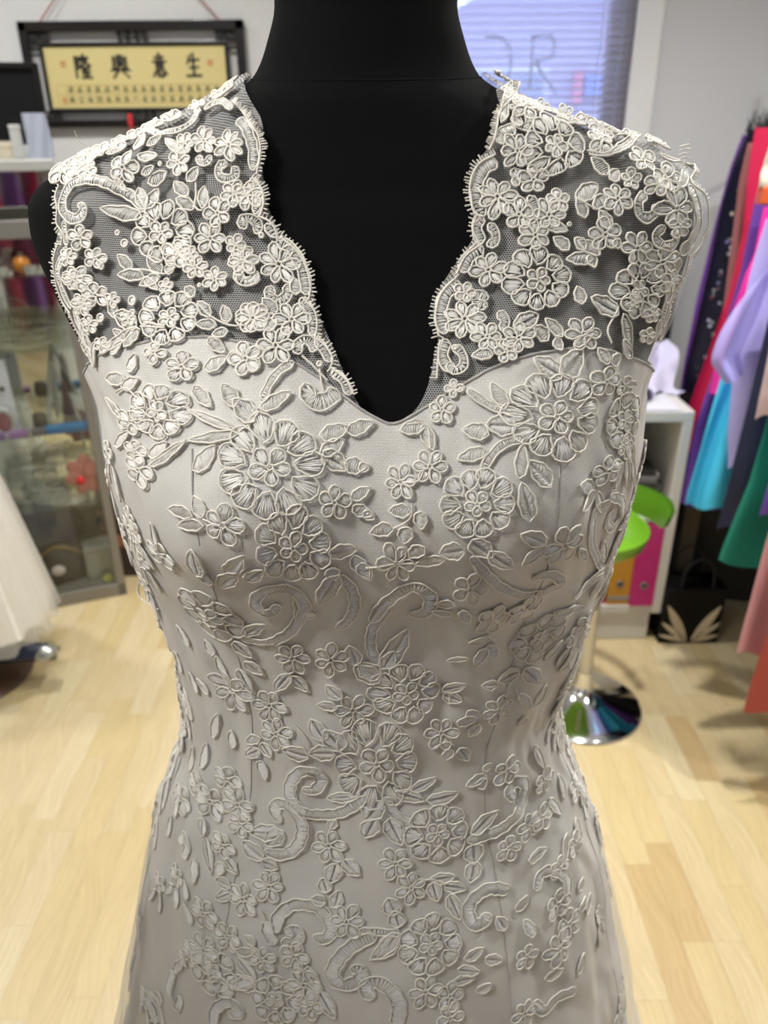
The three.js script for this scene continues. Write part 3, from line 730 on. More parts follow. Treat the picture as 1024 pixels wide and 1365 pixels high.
F -8.9 978 13.9 16.2 6 10
F -38.4 960 12.4 12.5 5 0
F -22.6 938 12.3 13.6 6 0
F -29.2 921 13.3 14.3 6 20
F -4.4 915 14.2 16.3 6 0
F -40.1 895 15.6 16.2 6 10
F -32.0 884 13.2 14.5 6 0
F -22.2 875 12.6 14.4 6 20
F -38.9 861 16.2 17.5 6 0
F -15.1 880 12.7 14.8 5 0
F -12.8 855 14.2 17.0 6 0
F -47.1 990 16.9 16.1 6 0
F -35.9 1000 15.2 16.3 6 20
F -41.0 1019 13.1 13.5 5 0
F -53.8 996 14.4 13.1 5 20
F -33.9 984 11.4 11.9 5 0
F -11.4 837 11.3 13.8 5 0
F -61.3 972 14.9 12.5 5 0
F -42.4 853 10.9 11.7 5 0
L -26.8 1167 -19.9 1187 9.4
L -29.7 1161 -26.1 1147 11.4
L -28.6 1142 -24.3 1132 10.3
L -31.1 1134 -28.8 1113 9.7
L -3.0 1147 -4.1 1167 10.7
L 0.6 1131 -3.4 1147 15.0
L -17.6 1135 -22.4 1117 9.5
L -17.2 1133 -14.2 1119 9.5
L -28.5 1059 -33.0 1051 9.4
L -28.5 1071 -32.8 1063 8.0
L -28.0 1066 -24.7 1055 9.3
L -28.5 1049 -27.1 1031 8.6
L -14.1 1061 -21.4 1066 13.6
L -7.9 1066 -14.3 1064 14.4
L -10.6 1078 -14.1 1096 12.8
L -6.1 1070 -10.7 1088 16.3
L -6.6 1117 -9.5 1128 10.3
L -7.6 1109 -12.4 1108 8.4
L -3.0 1025 -9.7 1021 9.4
L -21.7 986 -30.6 980 14.4
L -21.3 988 -25.1 972 14.0
L -25.1 960 -32.1 972 14.6
L -25.6 958 -20.9 954 11.8
L -5.3 967 -2.0 955 12.0
L -7.0 964 -8.1 946 12.6
L -7.5 1002 -9.0 993 7.8
L -36.5 950 -32.1 940 10.1
L -37.7 945 -37.9 933 8.7
L -33.6 927 -38.4 930 10.7
L -33.0 922 -37.0 914 9.7
L -8.7 938 -9.9 950 10.6
L -8.8 931 -12.3 932 9.9
L -6.9 926 -6.1 941 10.3
L -46.9 898 -49.5 913 7.5
L -43.7 879 -48.4 894 8.1
L -29.9 841 -23.4 856 13.8
L -35.6 835 -29.7 841 13.5
L -28.5 869 -23.0 854 11.3
L -23.3 851 -29.1 842 13.8
L -9.6 851 -6.4 828 12.7
L -12.3 873 -9.5 849 10.6
L -45.2 959 -40.1 932 10.2
L -46.9 937 -45.4 916 8.9
L -48.0 974 -46.5 958 9.7
L -55.1 783 -53.2 772 10.5
L -48.7 820 -44.4 845 7.8
L -47.1 849 -43.6 837 7.7
L -24.1 888 -27.1 892 8.2
L -29.1 874 -23.9 881 8.3
L -52.8 1089 -54.1 1108 7.7
L -45.7 1097 -50.1 1107 7.5
L -46.7 1054 -42.8 1082 7.7
L -38.6 1051 -38.8 1068 7.7
L -63.4 997 -59.6 1028 8.3
L -53.4 1015 -51.5 1042 8.1
L -61.3 954 -63.5 974 7.6
L -63.8 930 -63.8 952 7.7
L -38.6 1139 -39.8 1152 8.4
L -47.7 1138 -50.5 1155 7.3
L -36.8 1120 -37.4 1140 7.6
L -59.8 1101 -59.5 1122 7.7
R 9.0 -15.8 1030 -13.3 1028 -11.0 1036 -12.3 1045 -15.6 1047 -18.8 1036 -19.3 1023 -17.0 1011 -13.2 1006 -7.7 1007 -3.4 1016 -0.5 1026
R 9.2 -21.6 996 -23.5 1001 -23.7 1009 -21.0 1013 -17.8 1007 -15.6 994 -16.5 977 -19.6 967 -25.2 966
R 9.6 -19.8 901 -19.1 916 -15.9 925 -11.6 926 -8.7 919 -7.3 908 -8.6 899 -11.1 901
R 9.1 -19.6 891 -21.5 901 -21.6 909
R 8.2 -18.1 892 -15.6 893 -14.0 900 -15.5 905 -17.2 900
R 11.4 0.5 903 -3.0 895 -6.0 881 -6.9 867 -4.8 859 -2.2 863 -2.0 873 -3.6 873
R 9.2 -34.0 796 -33.2 814 -29.2 825 -26.9 820 -29.8 809
R 7.9 -49.3 819 -49.7 796 -46.7 786 -45.3 800
R 7.0 -52.0 930 -51.6 942 -54.6 947 -56.0 938
R 7.9 -20.3 1167 -15.2 1179 -12.4 1195 -12.2 1216
R 5.2 -27.5 1164 -23.6 1163 -18.9 1170
C -7.7 1002 -8.4 996 -9.1 990
C -14.2 1067 -15.2 1078 -18.5 1088
C -23.5 919 -21.5 906 -19.8 902
G 5.5 1120 22.8 28.0 10 0
G 37.3 1154 20.8 22.2 8 0
G 1.1 1056 33.9 42.2 10 0
G 15.1 988 23.8 26.7 8 0
G 10.9 893 24.5 27.4 9 0
F 14.5 1081 12.7 16.8 6 0
F 29.1 1095 11.6 14.4 6 20
F 22.0 1187 11.2 16.7 5 0
F 29.3 1191 10.3 14.7 5 10
F 38.1 1029 12.4 13.7 5 0
F 4.6 965 13.4 15.6 6 0
F 7.6 943 13.1 15.2 6 20
F 9.1 853 14.1 17.0 6 0
F 14.1 843 11.8 14.3 5 0
F 49.2 969 13.4 12.5 5 0
F 42.8 969 12.1 11.9 5 20
F 34.2 959 11.4 11.9 5 0
F 46.2 891 13.8 14.2 5 0
F 48.6 868 14.1 14.8 5 20
F 43.6 853 15.9 17.3 6 0
F 33.6 860 11.7 13.1 5 0
F 13.8 824 12.4 15.3 6 0
F 71.6 962 14.3 12.1 5 0
F 54.0 999 12.3 11.5 5 0
F 31.2 807 12.8 15.4 6 0
F 59.6 928 11.6 10.6 5 0
F 49.6 921 10.6 10.3 5 0
L 1.1 1142 5.5 1180 14.2
L 0.9 1143 3.0 1159 10.0
L 0.4 1134 -2.4 1149 14.5
L 13.3 1119 18.8 1125 9.5
L 13.6 1115 18.3 1109 9.6
L 18.2 1065 17.3 1056 8.7
L 20.5 1065 24.6 1050 9.7
L 17.5 1091 23.4 1090 9.0
L 19.8 1099 24.3 1090 7.7
L 24.5 1084 22.6 1074 9.1
L 22.7 1167 17.7 1167 8.3
L 21.9 1158 20.2 1140 8.5
L 22.5 1160 25.2 1148 7.7
L 18.0 1151 13.6 1148 4.8
L 27.0 1121 22.9 1121 9.2
L 33.3 1126 27.0 1123 13.0
L 34.4 1128 41.8 1109 12.4
L 41.9 1076 38.8 1072 6.7
L 35.1 1104 40.8 1087 6.6
L 8.9 1027 15.9 1038 9.4
L 12.9 1017 21.9 1021 11.3
L 5.1 1028 12.4 1018 10.3
L 3.4 1005 6.2 981 14.1
L 1.4 1022 -0.7 1004 17.1
L 0.6 1006 -1.0 988 14.1
L 30.4 1032 23.9 1027 9.5
L 29.6 1037 32.2 1042 6.5
L 28.6 1030 29.4 1019 8.7
L 24.1 981 33.4 996 12.1
L 24.2 972 23.5 954 16.1
L 23.8 956 21.5 940 13.7
L 11.9 948 18.1 948 9.8
L 15.0 942 20.3 935 9.9
L 12.3 946 13.1 929 11.3
L 15.9 934 17.8 911 10.9
L 4.1 920 2.7 936 14.5
L 4.6 909 3.8 924 13.1
L 4.5 905 -0.4 883 12.8
L 3.9 902 0.8 884 14.3
L 16.1 866 20.9 863 10.2
L 22.5 873 26.8 866 10.2
L 17.8 876 22.4 884 9.7
L 14.9 855 19.8 857 9.2
L 20.2 841 23.3 849 9.8
L 39.1 942 47.4 943 9.8
L 54.9 889 58.2 896 7.7
L 56.5 943 51.4 921 7.5
L 64.0 945 61.6 924 7.7
L 62.4 967 64.0 989 7.5
L 73.9 938 73.1 956 7.3
L 51.0 1037 55.1 1009 7.1
L 54.5 979 57.8 959 7.4
L 28.8 892 26.9 906 10.2
L 32.9 902 36.7 914 8.8
L 36.3 877 34.4 894 8.9
L 53.0 872 57.3 879 7.8
L 60.9 874 55.6 863 7.8
L 38.2 828 43.8 833 10.2
L 49.2 815 52.2 831 7.9
L 39.4 1171 46.2 1177 7.3
L 42.8 1126 46.9 1142 7.3
L 50.8 1108 56.3 1125 7.5
L 42.9 1086 45.8 1102 7.5
R 6.7 2.3 1203 0.2 1187 -0.5 1169 -0.1 1154 0.9 1140
R 6.2 4.8 904 0.9 906 -1.9 908
R 9.4 39.4 1000 37.9 1009 41.0 1014 44.3 1009 43.5 997 39.1 985 33.3 977 27.7 976 22.6 976
R 7.6 2.9 1024 4.9 1008 8.7 997
R 10.6 31.7 923 26.5 931 22.2 927 20.1 917 20.8 905 23.8 905 23.5 912
R 8.8 39.9 914 42.0 924 46.9 922 50.9 909 49.9 894
R 11.7 3.5 823 4.0 842 2.2 858 0.1 862 -1.0 855 -0.0 847
R 9.5 47.4 802 41.5 802 37.3 797 34.0 813
C 33.4 1110 36.6 1097 42.4 1083
C 7.9 943 11.5 949 15.8 943
C 15.4 1108 14.8 1117 13.1 1118
C 13.7 1068 16.2 1073 18.6 1069
F -57.2 1434 8.0 5.5 5 0
F -57.6 1439 7.5 5.2 6 0
F -55.1 1441 7.8 5.8 5 20
F -54.9 1445 7.3 5.4 6 0
F -54.2 1448 7.4 5.3 5 10
F -56.4 1453 7.7 4.7 6 0
F -55.6 1457 8.5 5.1 5 0
F -52.6 1463 7.0 4.6 5 0
F -49.7 1468 5.8 4.1 5 0
F -48.6 1471 5.1 3.7 5 0
L -51.7 1431 -49.1 1435 3.7
L -48.1 1439 -45.8 1442 3.7
L -44.8 1446 -69.5 1456 3.7
L -49.0 1470 -52.8 1476 3.2
F 50.7 1469 6.7 5.2 5 0
F 48.3 1464 6.1 5.3 6 0
F 52.6 1461 6.6 5.4 5 0
F 55.2 1457 6.9 5.4 6 10
F 59.7 1454 7.9 5.3 5 0
F 61.1 1449 8.1 5.2 6 0
F 67.8 1446 8.6 5.0 5 0
F 75.8 1442 8.3 4.9 6 0
L 46.5 1455 49.3 1452 3.7
L 66.3 1437 70.6 1432 3.9
F -49.0 1381 8.0 5.3 5 0
F -48.6 1369 7.7 4.9 6 0
F -48.5 1357 8.0 5.0 5 20
F -46.6 1347 7.3 4.6 5 0
F -49.0 1392 7.1 4.8 6 10
F -40.1 1371 5.9 4.4 5 0
F -37.2 1362 6.3 4.8 6 0
L -53.2 1344 -53.8 1333 4.4
L -51.8 1365 -52.3 1353 4.3
L -42.4 1355 -39.1 1350 4.6
L -32.1 1383 -29.6 1377 4.1
L -25.0 1398 -23.3 1392 4.0
F -22.6 1394 4.6 4.3 5 0
F 45.5 1367 6.5 4.5 5 0
F 52.9 1358 8.6 5.1 5 10
F 52.8 1347 8.0 4.7 5 0
L 56.7 1355 57.3 1343 4.4
`;
const away = { '-1': [-.1, 1.385, AZ + .06], 1: [.09, 1.385, AZ + .06] };
for (const line of LACEWORK.trim().split('\n')) {
  const k = line[0], v = line.slice(2).split(' ').map(Number), pairs = (a) => { const o = []; for (let i = 0; i + 1 < a.length; i += 2) o.push([a[i], a[i + 1] / 1000]); return o; };
  const b = new Build();
  if (k === 'G') {
    const [u, y, rx, ry, n, rot] = v, at = patch(u, y / 1000), g = new THREE.Group(); g.name = 'large_flower'; dress.add(g);
    for (let i = 0; i < n; i++) { const p = new Build(), q = rr(.93, 1.05); petal(p, at, rx * q, ry * q, R(rot) + i * 2 * Math.PI / n + rr(-.06, .06), .44, 1, Math.min(.33, 2.65 / n)); p.mesh('petal', g); }
    smallFlower(b, at, rx * .4, ry * .4, 5, R(rot) + 1); b.mesh('flower_centre', g);
  } else if (k === 'F') { const [u, y, rx, ry, n, rot] = v; smallFlower(b, patch(u, y / 1000), rx, ry, n, R(rot)); b.mesh('small_flower', dress); }
  else if (k === 'L') { leaf(b, v[0], v[1] / 1000, v[2], v[3] / 1000, v[4] / 1000); b.mesh('leaf', dress); }
  else if (k === 'B') { const at = patch(v[0], v[1] / 1000), o = [...Array(14).keys()].map((i) => at(v[2] * Math.cos(i / 14 * 6.2832), v[2] * Math.sin(i / 14 * 6.2832), .0003)); b.cord(o, CORD, true); b.strip([0, .4, .75].map((q) => o.map((_, i) => at(v[2] * q * Math.cos(i / 14 * 6.2832), v[2] * q * Math.sin(i / 14 * 6.2832), .0006 - q * .001).p)), 0, true); b.mesh('eyelet', dress); }
  else if (k === 'R') { ribbon(b, pairs(v.slice(1)), v[0] / 1000); b.mesh('scroll', dress); }
  else if (k === 'C') { b.cord(sides(curvePoints(pairs(v), .002), 0).map((q) => shift(q, 0, .0003))); b.mesh('stem', dress); }
  else if (k === 'P') {
    const pts = pairs(v); b.cord(sides(curvePoints(pts, .002), 0).map((q) => shift(q, 0, .0003))); const m = b.mesh('scalloped_edge', dress);
    const f = new Build(); fringe(f, curvePoints(pts, .0017), away[Math.sign(pts[0][0])]); f.mesh('fringe', m).userData.kind = 'stuff';
  }
}
// the lace goes on round the sides and the back of the gown
{
  for (let k = 0; k < 185; k++) {
    const back = k > 95 && k < 140, flank = k >= 140, s = rnd() < .5 ? -1 : 1, u = s * (back ? rr(112, 178) : flank ? rr(51, 80) : rr(50, 104)), y = back ? rr(.55, 1.28) : flank ? rr(1.0, 1.29) : rr(.6, 1.27);
    if (!back && !flank && Math.abs(u) < 62 && y > 1.0) continue;
    const b = new Build(), at = patch(u, y), r = rr(.007, .0105) * 1000;
    if (k % 3 === 2) { const w = rr(.018, .03), d = rr(-1, 1); ribbon(b, [[u, y], [u + s * 2, y + w * .5], [u + s * 5, y + w * .8], [u + s * 8, y + w * .5], [u + s * 7, y + w * .1], [u + s * 5, y + w * .15]].map(([a, c]) => [a, c + d * .004]), rr(.005, .0075)); b.mesh('scroll', dress); }
    else { smallFlower(b, at, r, r, 5 + (k % 2), rr(0, 6)); if (!back) for (const q of [-1, 1]) leaf(b, u + q * 1.2, y - r / 1000, u + q * rr(2, 4.5), y - r / 1000 - rr(.012, .022), rr(.005, .008)); b.mesh('small_flower', dress); }
  }
}
{ // loose threads: a loop at the left waist, a wisp and a tuft on the shoulders
  const line = (b, pts, r) => { const c = new THREE.CatmullRomCurve3(pts.map((p) => V(...p))).getPoints(16); b.cord(c.map((q) => ({ p: [q.x, q.y, q.z], n: [0, 0, 1] })), r); };
  const loop = new Build(), wisp = new Build(), tuft = new Build();
  line(loop, [[-0.167, 1.178, -0.470], [-0.177, 1.165, -0.475], [-0.177, 1.155, -0.475], [-0.167, 1.155, -0.465], [-0.158, 1.157, -0.455]], .0008); line(wisp, [[-0.161, 1.449, -0.470], [-0.164, 1.452, -0.465], [-0.164, 1.457, -0.460]], .0004);
  for (let k = 0; k < 7; k++) line(tuft, [[.176, 1.446 - k * .0022, -.5], [.1785, 1.4465 - k * .002, -.5 + k * .001], [.1815 + .001 * (k % 2), 1.4472 - k * .0025, -.5]], .0005);
  loop.mesh('loose_thread', dress); wisp.mesh('loose_thread', dress); tuft.mesh('thread_tuft', dress).userData.kind = 'stuff';
}

// ================= back wall: blind, framed sign, black panel
{
  const t = thing('venetian_blind', 'white slatted blind hanging in front of the bright back window', 'blind', [.335, WY0 + .02, Z0 + .04]);
  const slat = grid(1, 6, (i, j) => { const a = (j - .5) * 1.1; return [(i - .5) * .86, Math.sin(a) * .0015 + (j - .5) * .0175, (j - .5) * .014]; }), m = phys({ color: rgb(.42, .38, .36), roughness: .6, transmission: .62, thickness: 0, side: THREE.DoubleSide });
  for (let k = 0; k < 53; k++) part('slat', slat, m, t).position.y = .02 + k * .0215;
  part('head_rail', box(.92, .03, .035, 0, 1.18, 0), M.trim, t);
  part('bottom_rail', box(.9, .012, .026, 0, .004, 0), M.trim, t);
  for (const x of [-.36, .335]) for (const z of [-.013, .013]) part('ladder_cord', rod([x, 0, z], [x, 1.18, z], .0012, .0012, 6), M.trim, t);
}
const G4 = {                                                         // brush strokes on a 100-unit square
  long: '18,12 18,94|18,14 42,16 27,37 44,50 24,60|62,4 48,28|56,16 84,16 48,50|58,24 92,48|52,55 88,55|58,60 50,72|52,69 90,69|54,81 86,81|70,57 70,95|46,95 96,95',
  xing: '20,14 18,62|20,24 34,21|20,40 34,38|19,58 34,56|80,14 82,62|66,21 80,24|66,38 80,40|66,56 81,58|41,8 40,60|41,9 62,9 62,60|46,22 57,22|46,34 56,34 56,48 46,48 46,34|4,66 96,66|36,72 14,96|62,72 90,96',
  yi: '50,2 53,11|24,16 78,15|38,21 42,30|64,19 58,31|12,34 90,33|32,40 32,65|32,40 70,40 70,65|32,52 70,52|32,64 70,64|22,76 12,92|36,72 40,91 70,93 74,82|52,70 57,79|78,72 90,84',
  sheng: '30,10 14,42|26,30 86,27|28,59 80,57|51,4 51,92|8,92 94,91',
};
{
  const t = thing('hanging_sign', 'black fretwork frame on red cords holding a gold panel with four large black brush characters', 'sign', [-.7525, 1.643, Z0 + .004]);
  const W = .683, H = .287, f = .027;
  part('frame_rail', box(W, f, .02, 0, H / 2 - f / 2, .01), M.lacquer, t); part('frame_rail', box(W, f * .8, .02, 0, -H / 2 + f * .4, .01), M.lacquer, t);
  for (const s of [-1, 1]) part('frame_rail', box(f, H, .02, s * (W / 2 - f / 2), 0, .01), M.lacquer, t);
  const pw = .555, ph = .166, py = -.006;
  const c = document.createElement('canvas'); c.width = 1120; c.height = 344; const g = c.getContext('2d');
  g.fillStyle = '#cbbd84'; g.fillRect(0, 0, 1120, 344);
  const draw = (s, x, y, w, h, lw, col) => { g.strokeStyle = col; g.lineCap = 'round'; g.lineJoin = 'round'; for (const q of s.split('|')) { g.lineWidth = lw * (.8 + .4 * rnd()); g.beginPath(); q.split(' ').forEach((p, i) => { const [a, b] = p.split(',').map(Number); i ? g.lineTo(x + a / 100 * w, y + b / 100 * h) : g.moveTo(x + a / 100 * w, y + b / 100 * h); }); g.stroke(); } };
  ['long', 'xing', 'yi', 'sheng'].forEach((k, i) => draw(G4[k], [165, 400, 655, 868][i], 40, [118, 125, 104, 100][i], 138, 15, '#0c0b08'));
  const seal = (x, y) => { g.strokeStyle = '#b0502c'; g.lineWidth = 4; g.strokeRect(x, y, 30, 30); g.beginPath(); g.moveTo(x + 5, y + 10); g.lineTo(x + 25, y + 9); g.moveTo(x + 15, y + 4); g.lineTo(x + 14, y + 26); g.moveTo(x + 6, y + 19); g.lineTo(x + 25, y + 20); g.stroke(); };
  seal(95, 80); seal(1010, 80); seal(70, 285);
  g.strokeStyle = '#b08a4c'; g.lineWidth = 3; g.strokeRect(45, 212, 1035, 112); g.beginPath(); g.moveTo(45, 268); g.lineTo(1080, 268); for (let k = 1; k < 18; k++) { g.moveTo(45 + k * 57.5, 212); g.lineTo(45 + k * 57.5, 324); } g.stroke();
  const small = { 5: '20,10 20,95|20,12 42,12 42,45 20,45|20,28 42,28|80,10 80,95|80,12 58,12 58,45 80,45|58,28 80,28' }, low = { 1: '38,10 16,48|62,10 88,46|46,50 24,88 76,82|62,66 80,92', 3: '16,20 16,88|16,20 86,20 86,88|16,86 86,86|42,22 36,60|62,22 62,56 76,58', 7: '40,16 14,90|58,10 88,92' };
  for (const [row, set] of [[0, small], [1, low]]) for (let k = 0; k < 17; k++) {
    const x = 112 + k * 57.5, y = 217 + row * 56;
    let s = set[k];
    if (!s) { const q = []; for (let m = 0; m < 3; m++) q.push(`${rr(12, 30) | 0},${18 + m * 28} ${rr(66, 90) | 0},${16 + m * 28}`); q.push(`${rr(40, 60) | 0},8 ${rr(38, 60) | 0},92`, `${rr(15, 30) | 0},50 ${rr(10, 25) | 0},92`, `${rr(62, 75) | 0},48 ${rr(78, 92) | 0},90`); s = q.join('|'); }
    draw(s, x, y, 40, 44, 5, '#3c3c1c');
  }
  const print = new THREE.CanvasTexture(c); print.colorSpace = THREE.SRGBColorSpace;
  part('gold_panel', new THREE.BoxGeometry(pw, ph, .008).translate(0, py, .006), [0, 0, 0, 0, 1, 0].map((k) => k ? std({ map: print, roughness: .5 }) : std({ color: rgb(.5, .4, .15), roughness: .5 })), t, 'gold panel printed with black brush characters');
  const q = .012;
  part('inner_frame', join([box(pw + q * 2, q, .014, 0, py + ph / 2 + q / 2, .008), box(pw + q * 2, q, .014, 0, py - ph / 2 - q / 2, .008), box(q, ph, .014, -pw / 2 - q / 2, py, .008), box(q, ph, .014, pw / 2 + q / 2, py, .008)]), M.lacquer, t);
  const curl = (x, y, r, a, d) => { const p = []; for (let k = 0; k <= 14; k++) { const th = a + d * k * .55, s = r * (1 - k / 17); p.push([x + s * Math.cos(th), y + s * Math.sin(th), .009]); } return tube(p, .0032, 20, 5); };
  const fret = (x, y, w, h) => { const a = []; for (let i = 0; i < 4; i++) for (let j = 0; j < 2; j++) a.push(curl(x + (i - 1.5) * w / 4, y + (j - .5) * h / 2, Math.min(w / 7, h / 3.4), i * 1.7 + j, (i + j) % 2 ? 1 : -1)); return join(a); };
  for (const [x, y, w, h] of [[-.284, .103, .06, .03], [.284, .103, .06, .03], [0, .103, .1, .028], [-.284, -.112, .06, .026], [.284, -.112, .06, .026], [0, -.112, .1, .026], [-.302, .085, .022, .06], [.302, .085, .022, .06]]) part('fretwork', fret(x, y, w, h), M.lacquer, t);
  const red = std({ color: rgb(.3, .05, .06), roughness: .7 });
  for (const s of [-1, 1]) part('cord', rod([s * .27, H / 2, .012], [0, H / 2 + .28, .008], .0022, .0022, 6), red, t);
  part('nail', rod([0, H / 2 + .28, 0], [0, H / 2 + .28, .02], .004), M.steel, t);
  part('tassel', join([box(.016, .034, .008, -.035, -H / 2 + .02, .026), rod([-.035, -H / 2 + .003, .026], [-.035, -H / 2 - .03, .026], .004, .007, 8)]), std({ color: rgb(.5, .02, .02), roughness: .6 }), t, 'red tassel');
}
tag(part('dark_panel', box(.2, .3, .02, 0, 0, 0, .004), M.blackMatt, scene), 'dark blue-black flat panel hanging on the back wall over the white shelf unit', 'panel').position.set(.925, .94, Z0 + .012);

// ================= white shelf unit with folders
{
  const L = .105, X = .868, Xl = .1, Zf = -2.04, D = .385, T = .768, t = thing('shelf_unit', 'white open shelf unit with coloured folders beside the clothes rack', 'shelf unit', [(X + Xl) / 2, 0, Zf - D / 2]);
  const W = X - Xl, s = .03;
  part('top_board', box(W, s, D, 0, T - s / 2, 0), M.white, t);
  part('bottom_board', box(W - s * 2, .03, D - .004, 0, L + .015, 0), M.white, t);
  for (const q of [-1, 1]) part('side_panel', box(s, T - s - L, D, q * (W / 2 - s / 2), (T - s + L) / 2, 0), M.white, t);
  part('divider', box(.016, T - s - L - .03, D - .01, 0, (T - s + L + .03) / 2, 0), M.white, t);
  for (const q of [-1, 1]) part('shelf', box(W / 2 - s - .008, .016, D - .01, q * (W / 4 - s / 2 + .004), .43, 0), M.white, t);
  part('back_panel', box(W - s * 2, T - s - L, .005, 0, (T - s + L) / 2, -D / 2 + .01, 0), M.white, t);
  part('plinth', box(W - .03, L, D - .03, -.012, L / 2, 0), M.white, t);
  // lever-arch folders standing in the lower compartment
  const folder = (label, col, x, zf, w = .07, h = .285, band, tilt = 0) => {
    const o = thing('lever_arch_folder', label, 'folder', [x, L + .0305, zf], 0, 'lever-arch folders'), m = phys({ color: rgb(...col), roughness: .35, clearcoat: .2 });
    part('cover', join([box(w, h, .004, 0, h / 2, -.002, .0015), box(.003, h, .27, -w / 2 + .0015, h / 2, -.137, .001), box(.003, h, .27, w / 2 - .0015, h / 2, -.137, .001)]), m, o);
    part('papers', box(w - .012, h - .02, .22, 0, h / 2 - .004, -.13, .002), std({ color: rgb(.6, .58, .54), roughness: .9 }), o);
    part('finger_ring', new THREE.TorusGeometry(.0095, .003, 8, 24).translate(0, .075, .001), M.steel, o); part('finger_hole', new THREE.CylinderGeometry(.0085, .0085, .002, 20).rotateX(Math.PI / 2).translate(0, .075, .0006), M.blackMatt, o);
    if (band) part('label_band', box(w + .001, .014, .002, 0, .024, .0005, 0), std({ color: rgb(.3, .3, .28), roughness: .5 }), o);
    if (label.includes('leftmost')) part('spine_label', box(w * .6, .07, .001, 0, .17, .0006, 0), std({ color: rgb(.55, .5, .48), roughness: .7 }), o);
    o.rotation.z = tilt; return o;
  };
  folder('bright magenta folder standing against the right side of the shelf unit', [.56, .008, .2], .8, -2.035, .072, .287);
  folder('mustard yellow folder with a grey band beside the magenta folder', [.6, .29, .02], .729, -2.045, .068, .283, true);
  folder('pink folder with a pale spine label, leftmost of the three folders', [.58, .03, .16], .655, -2.05, .072, .283);
  tag(part('yellow_notebook', box(.03, .3, .2, 0, 0, 0, .004), std({ color: rgb(.42, .24, .04), roughness: .6 }), scene), 'slim ochre notebook standing behind the magenta folder on the shelf', 'notebook').position.set(.742, .287, -2.25);
  // magazines and books lying in the upper compartment
  let y = .4385;
  [['white paperback at the bottom of the pile in the upper compartment', [.6, .57, .53], .02, .21, 0], ['grey magazine low in the pile on the upper shelf', [.3, .29, .28], .014, .205, .03], ['thick reddish-brown book in the middle of the pile', [.24, .07, .05], .04, .2, -.05], ['black hardback lying on the reddish-brown book', [.015, .015, .016], .03, .21, .04], ['silver-grey brochure over the black hardback', [.28, .26, .26], .012, .19, -.04], ['pale pink-grey leaflet at the top of the pile', [.42, .36, .36], .008, .18, .06], ['black folder, topmost of the pile', [.02, .02, .02], .012, .17, .02]].forEach(([l, c, h, w, r]) => {
    const b = thing('book', l, 'book', [.71, y, -2.19], r, 'books and magazines piled in the shelf unit');
    part('cover', join([box(w, .002, .25, 0, .001, 0, 0), box(w, .002, .25, 0, h - .001, 0, 0), box(.002, h, .25, -w / 2 + .001, h / 2, 0, 0)]), std({ color: rgb(...c), roughness: .5 }), b); part('pages', box(w - .004, h - .004, .244, .001, h / 2, 0, 0), std({ color: rgb(c[0] * .5 + .1, c[1] * .5 + .1, c[2] * .5 + .1), roughness: .9 }), b);
    y += h + .0008;
  });
  tag(part('small_carton', box(.2, .1, .12, 0, .05, 0, .004), std({ color: rgb(.36, .34, .29), roughness: .8 }), scene), 'small grey-beige carton at the back of the upper compartment', 'carton').position.set(.61, .4385, -2.34);
  // things on top
  const cloth = phys({ color: rgb(.66, .63, .82), roughness: .5, sheen: .3, side: THREE.DoubleSide });
  tag(part('lilac_wrap', grid(30, 24, (i, j) => { const a = (i - .5) * .26, h = .11 * Math.pow(1 - j, 1.3) + .012 * Math.sin(i * 19 + j * 7) + .006 * noise2(i * 6, j * 6); return [a + .02 * Math.sin(j * 6), Math.max(.003, h + .004), (j - .6) * .22 + .014 * Math.sin(i * 13)]; }), cloth, scene), 'crumpled pale lilac wrapping lying on the white shelf unit', 'wrapping').position.set(.76, T + .001, -2.27);
  tag(part('white_sheet', grid(20, 14, (i, j) => [(i - .5) * .3, .002 + .005 * Math.max(0, Math.sin(i * 8) * (1 - j)) , (j - .5) * .16]), std({ color: rgb(.74, .73, .8), roughness: .5, side: THREE.DoubleSide }), scene), 'white paper sheet lying at the front of the shelf unit top', 'paper').position.set(.68, T + .001, -2.125);
  const coil = thing('cable_coil', 'dark grey coiled cable on the white shelf unit behind the gown', 'cable', [.735, T + .009, -2.16]);
  for (let k = 0; k < 3; k++) part('loop', new THREE.TorusGeometry(.045 - k * .005, .004, 8, 40).rotateX(Math.PI / 2 + .06 * (k - 1)).translate(.004 * k, .007 * k, 0), std({ color: rgb(.06, .06, .09), roughness: .4 }), coil);
}
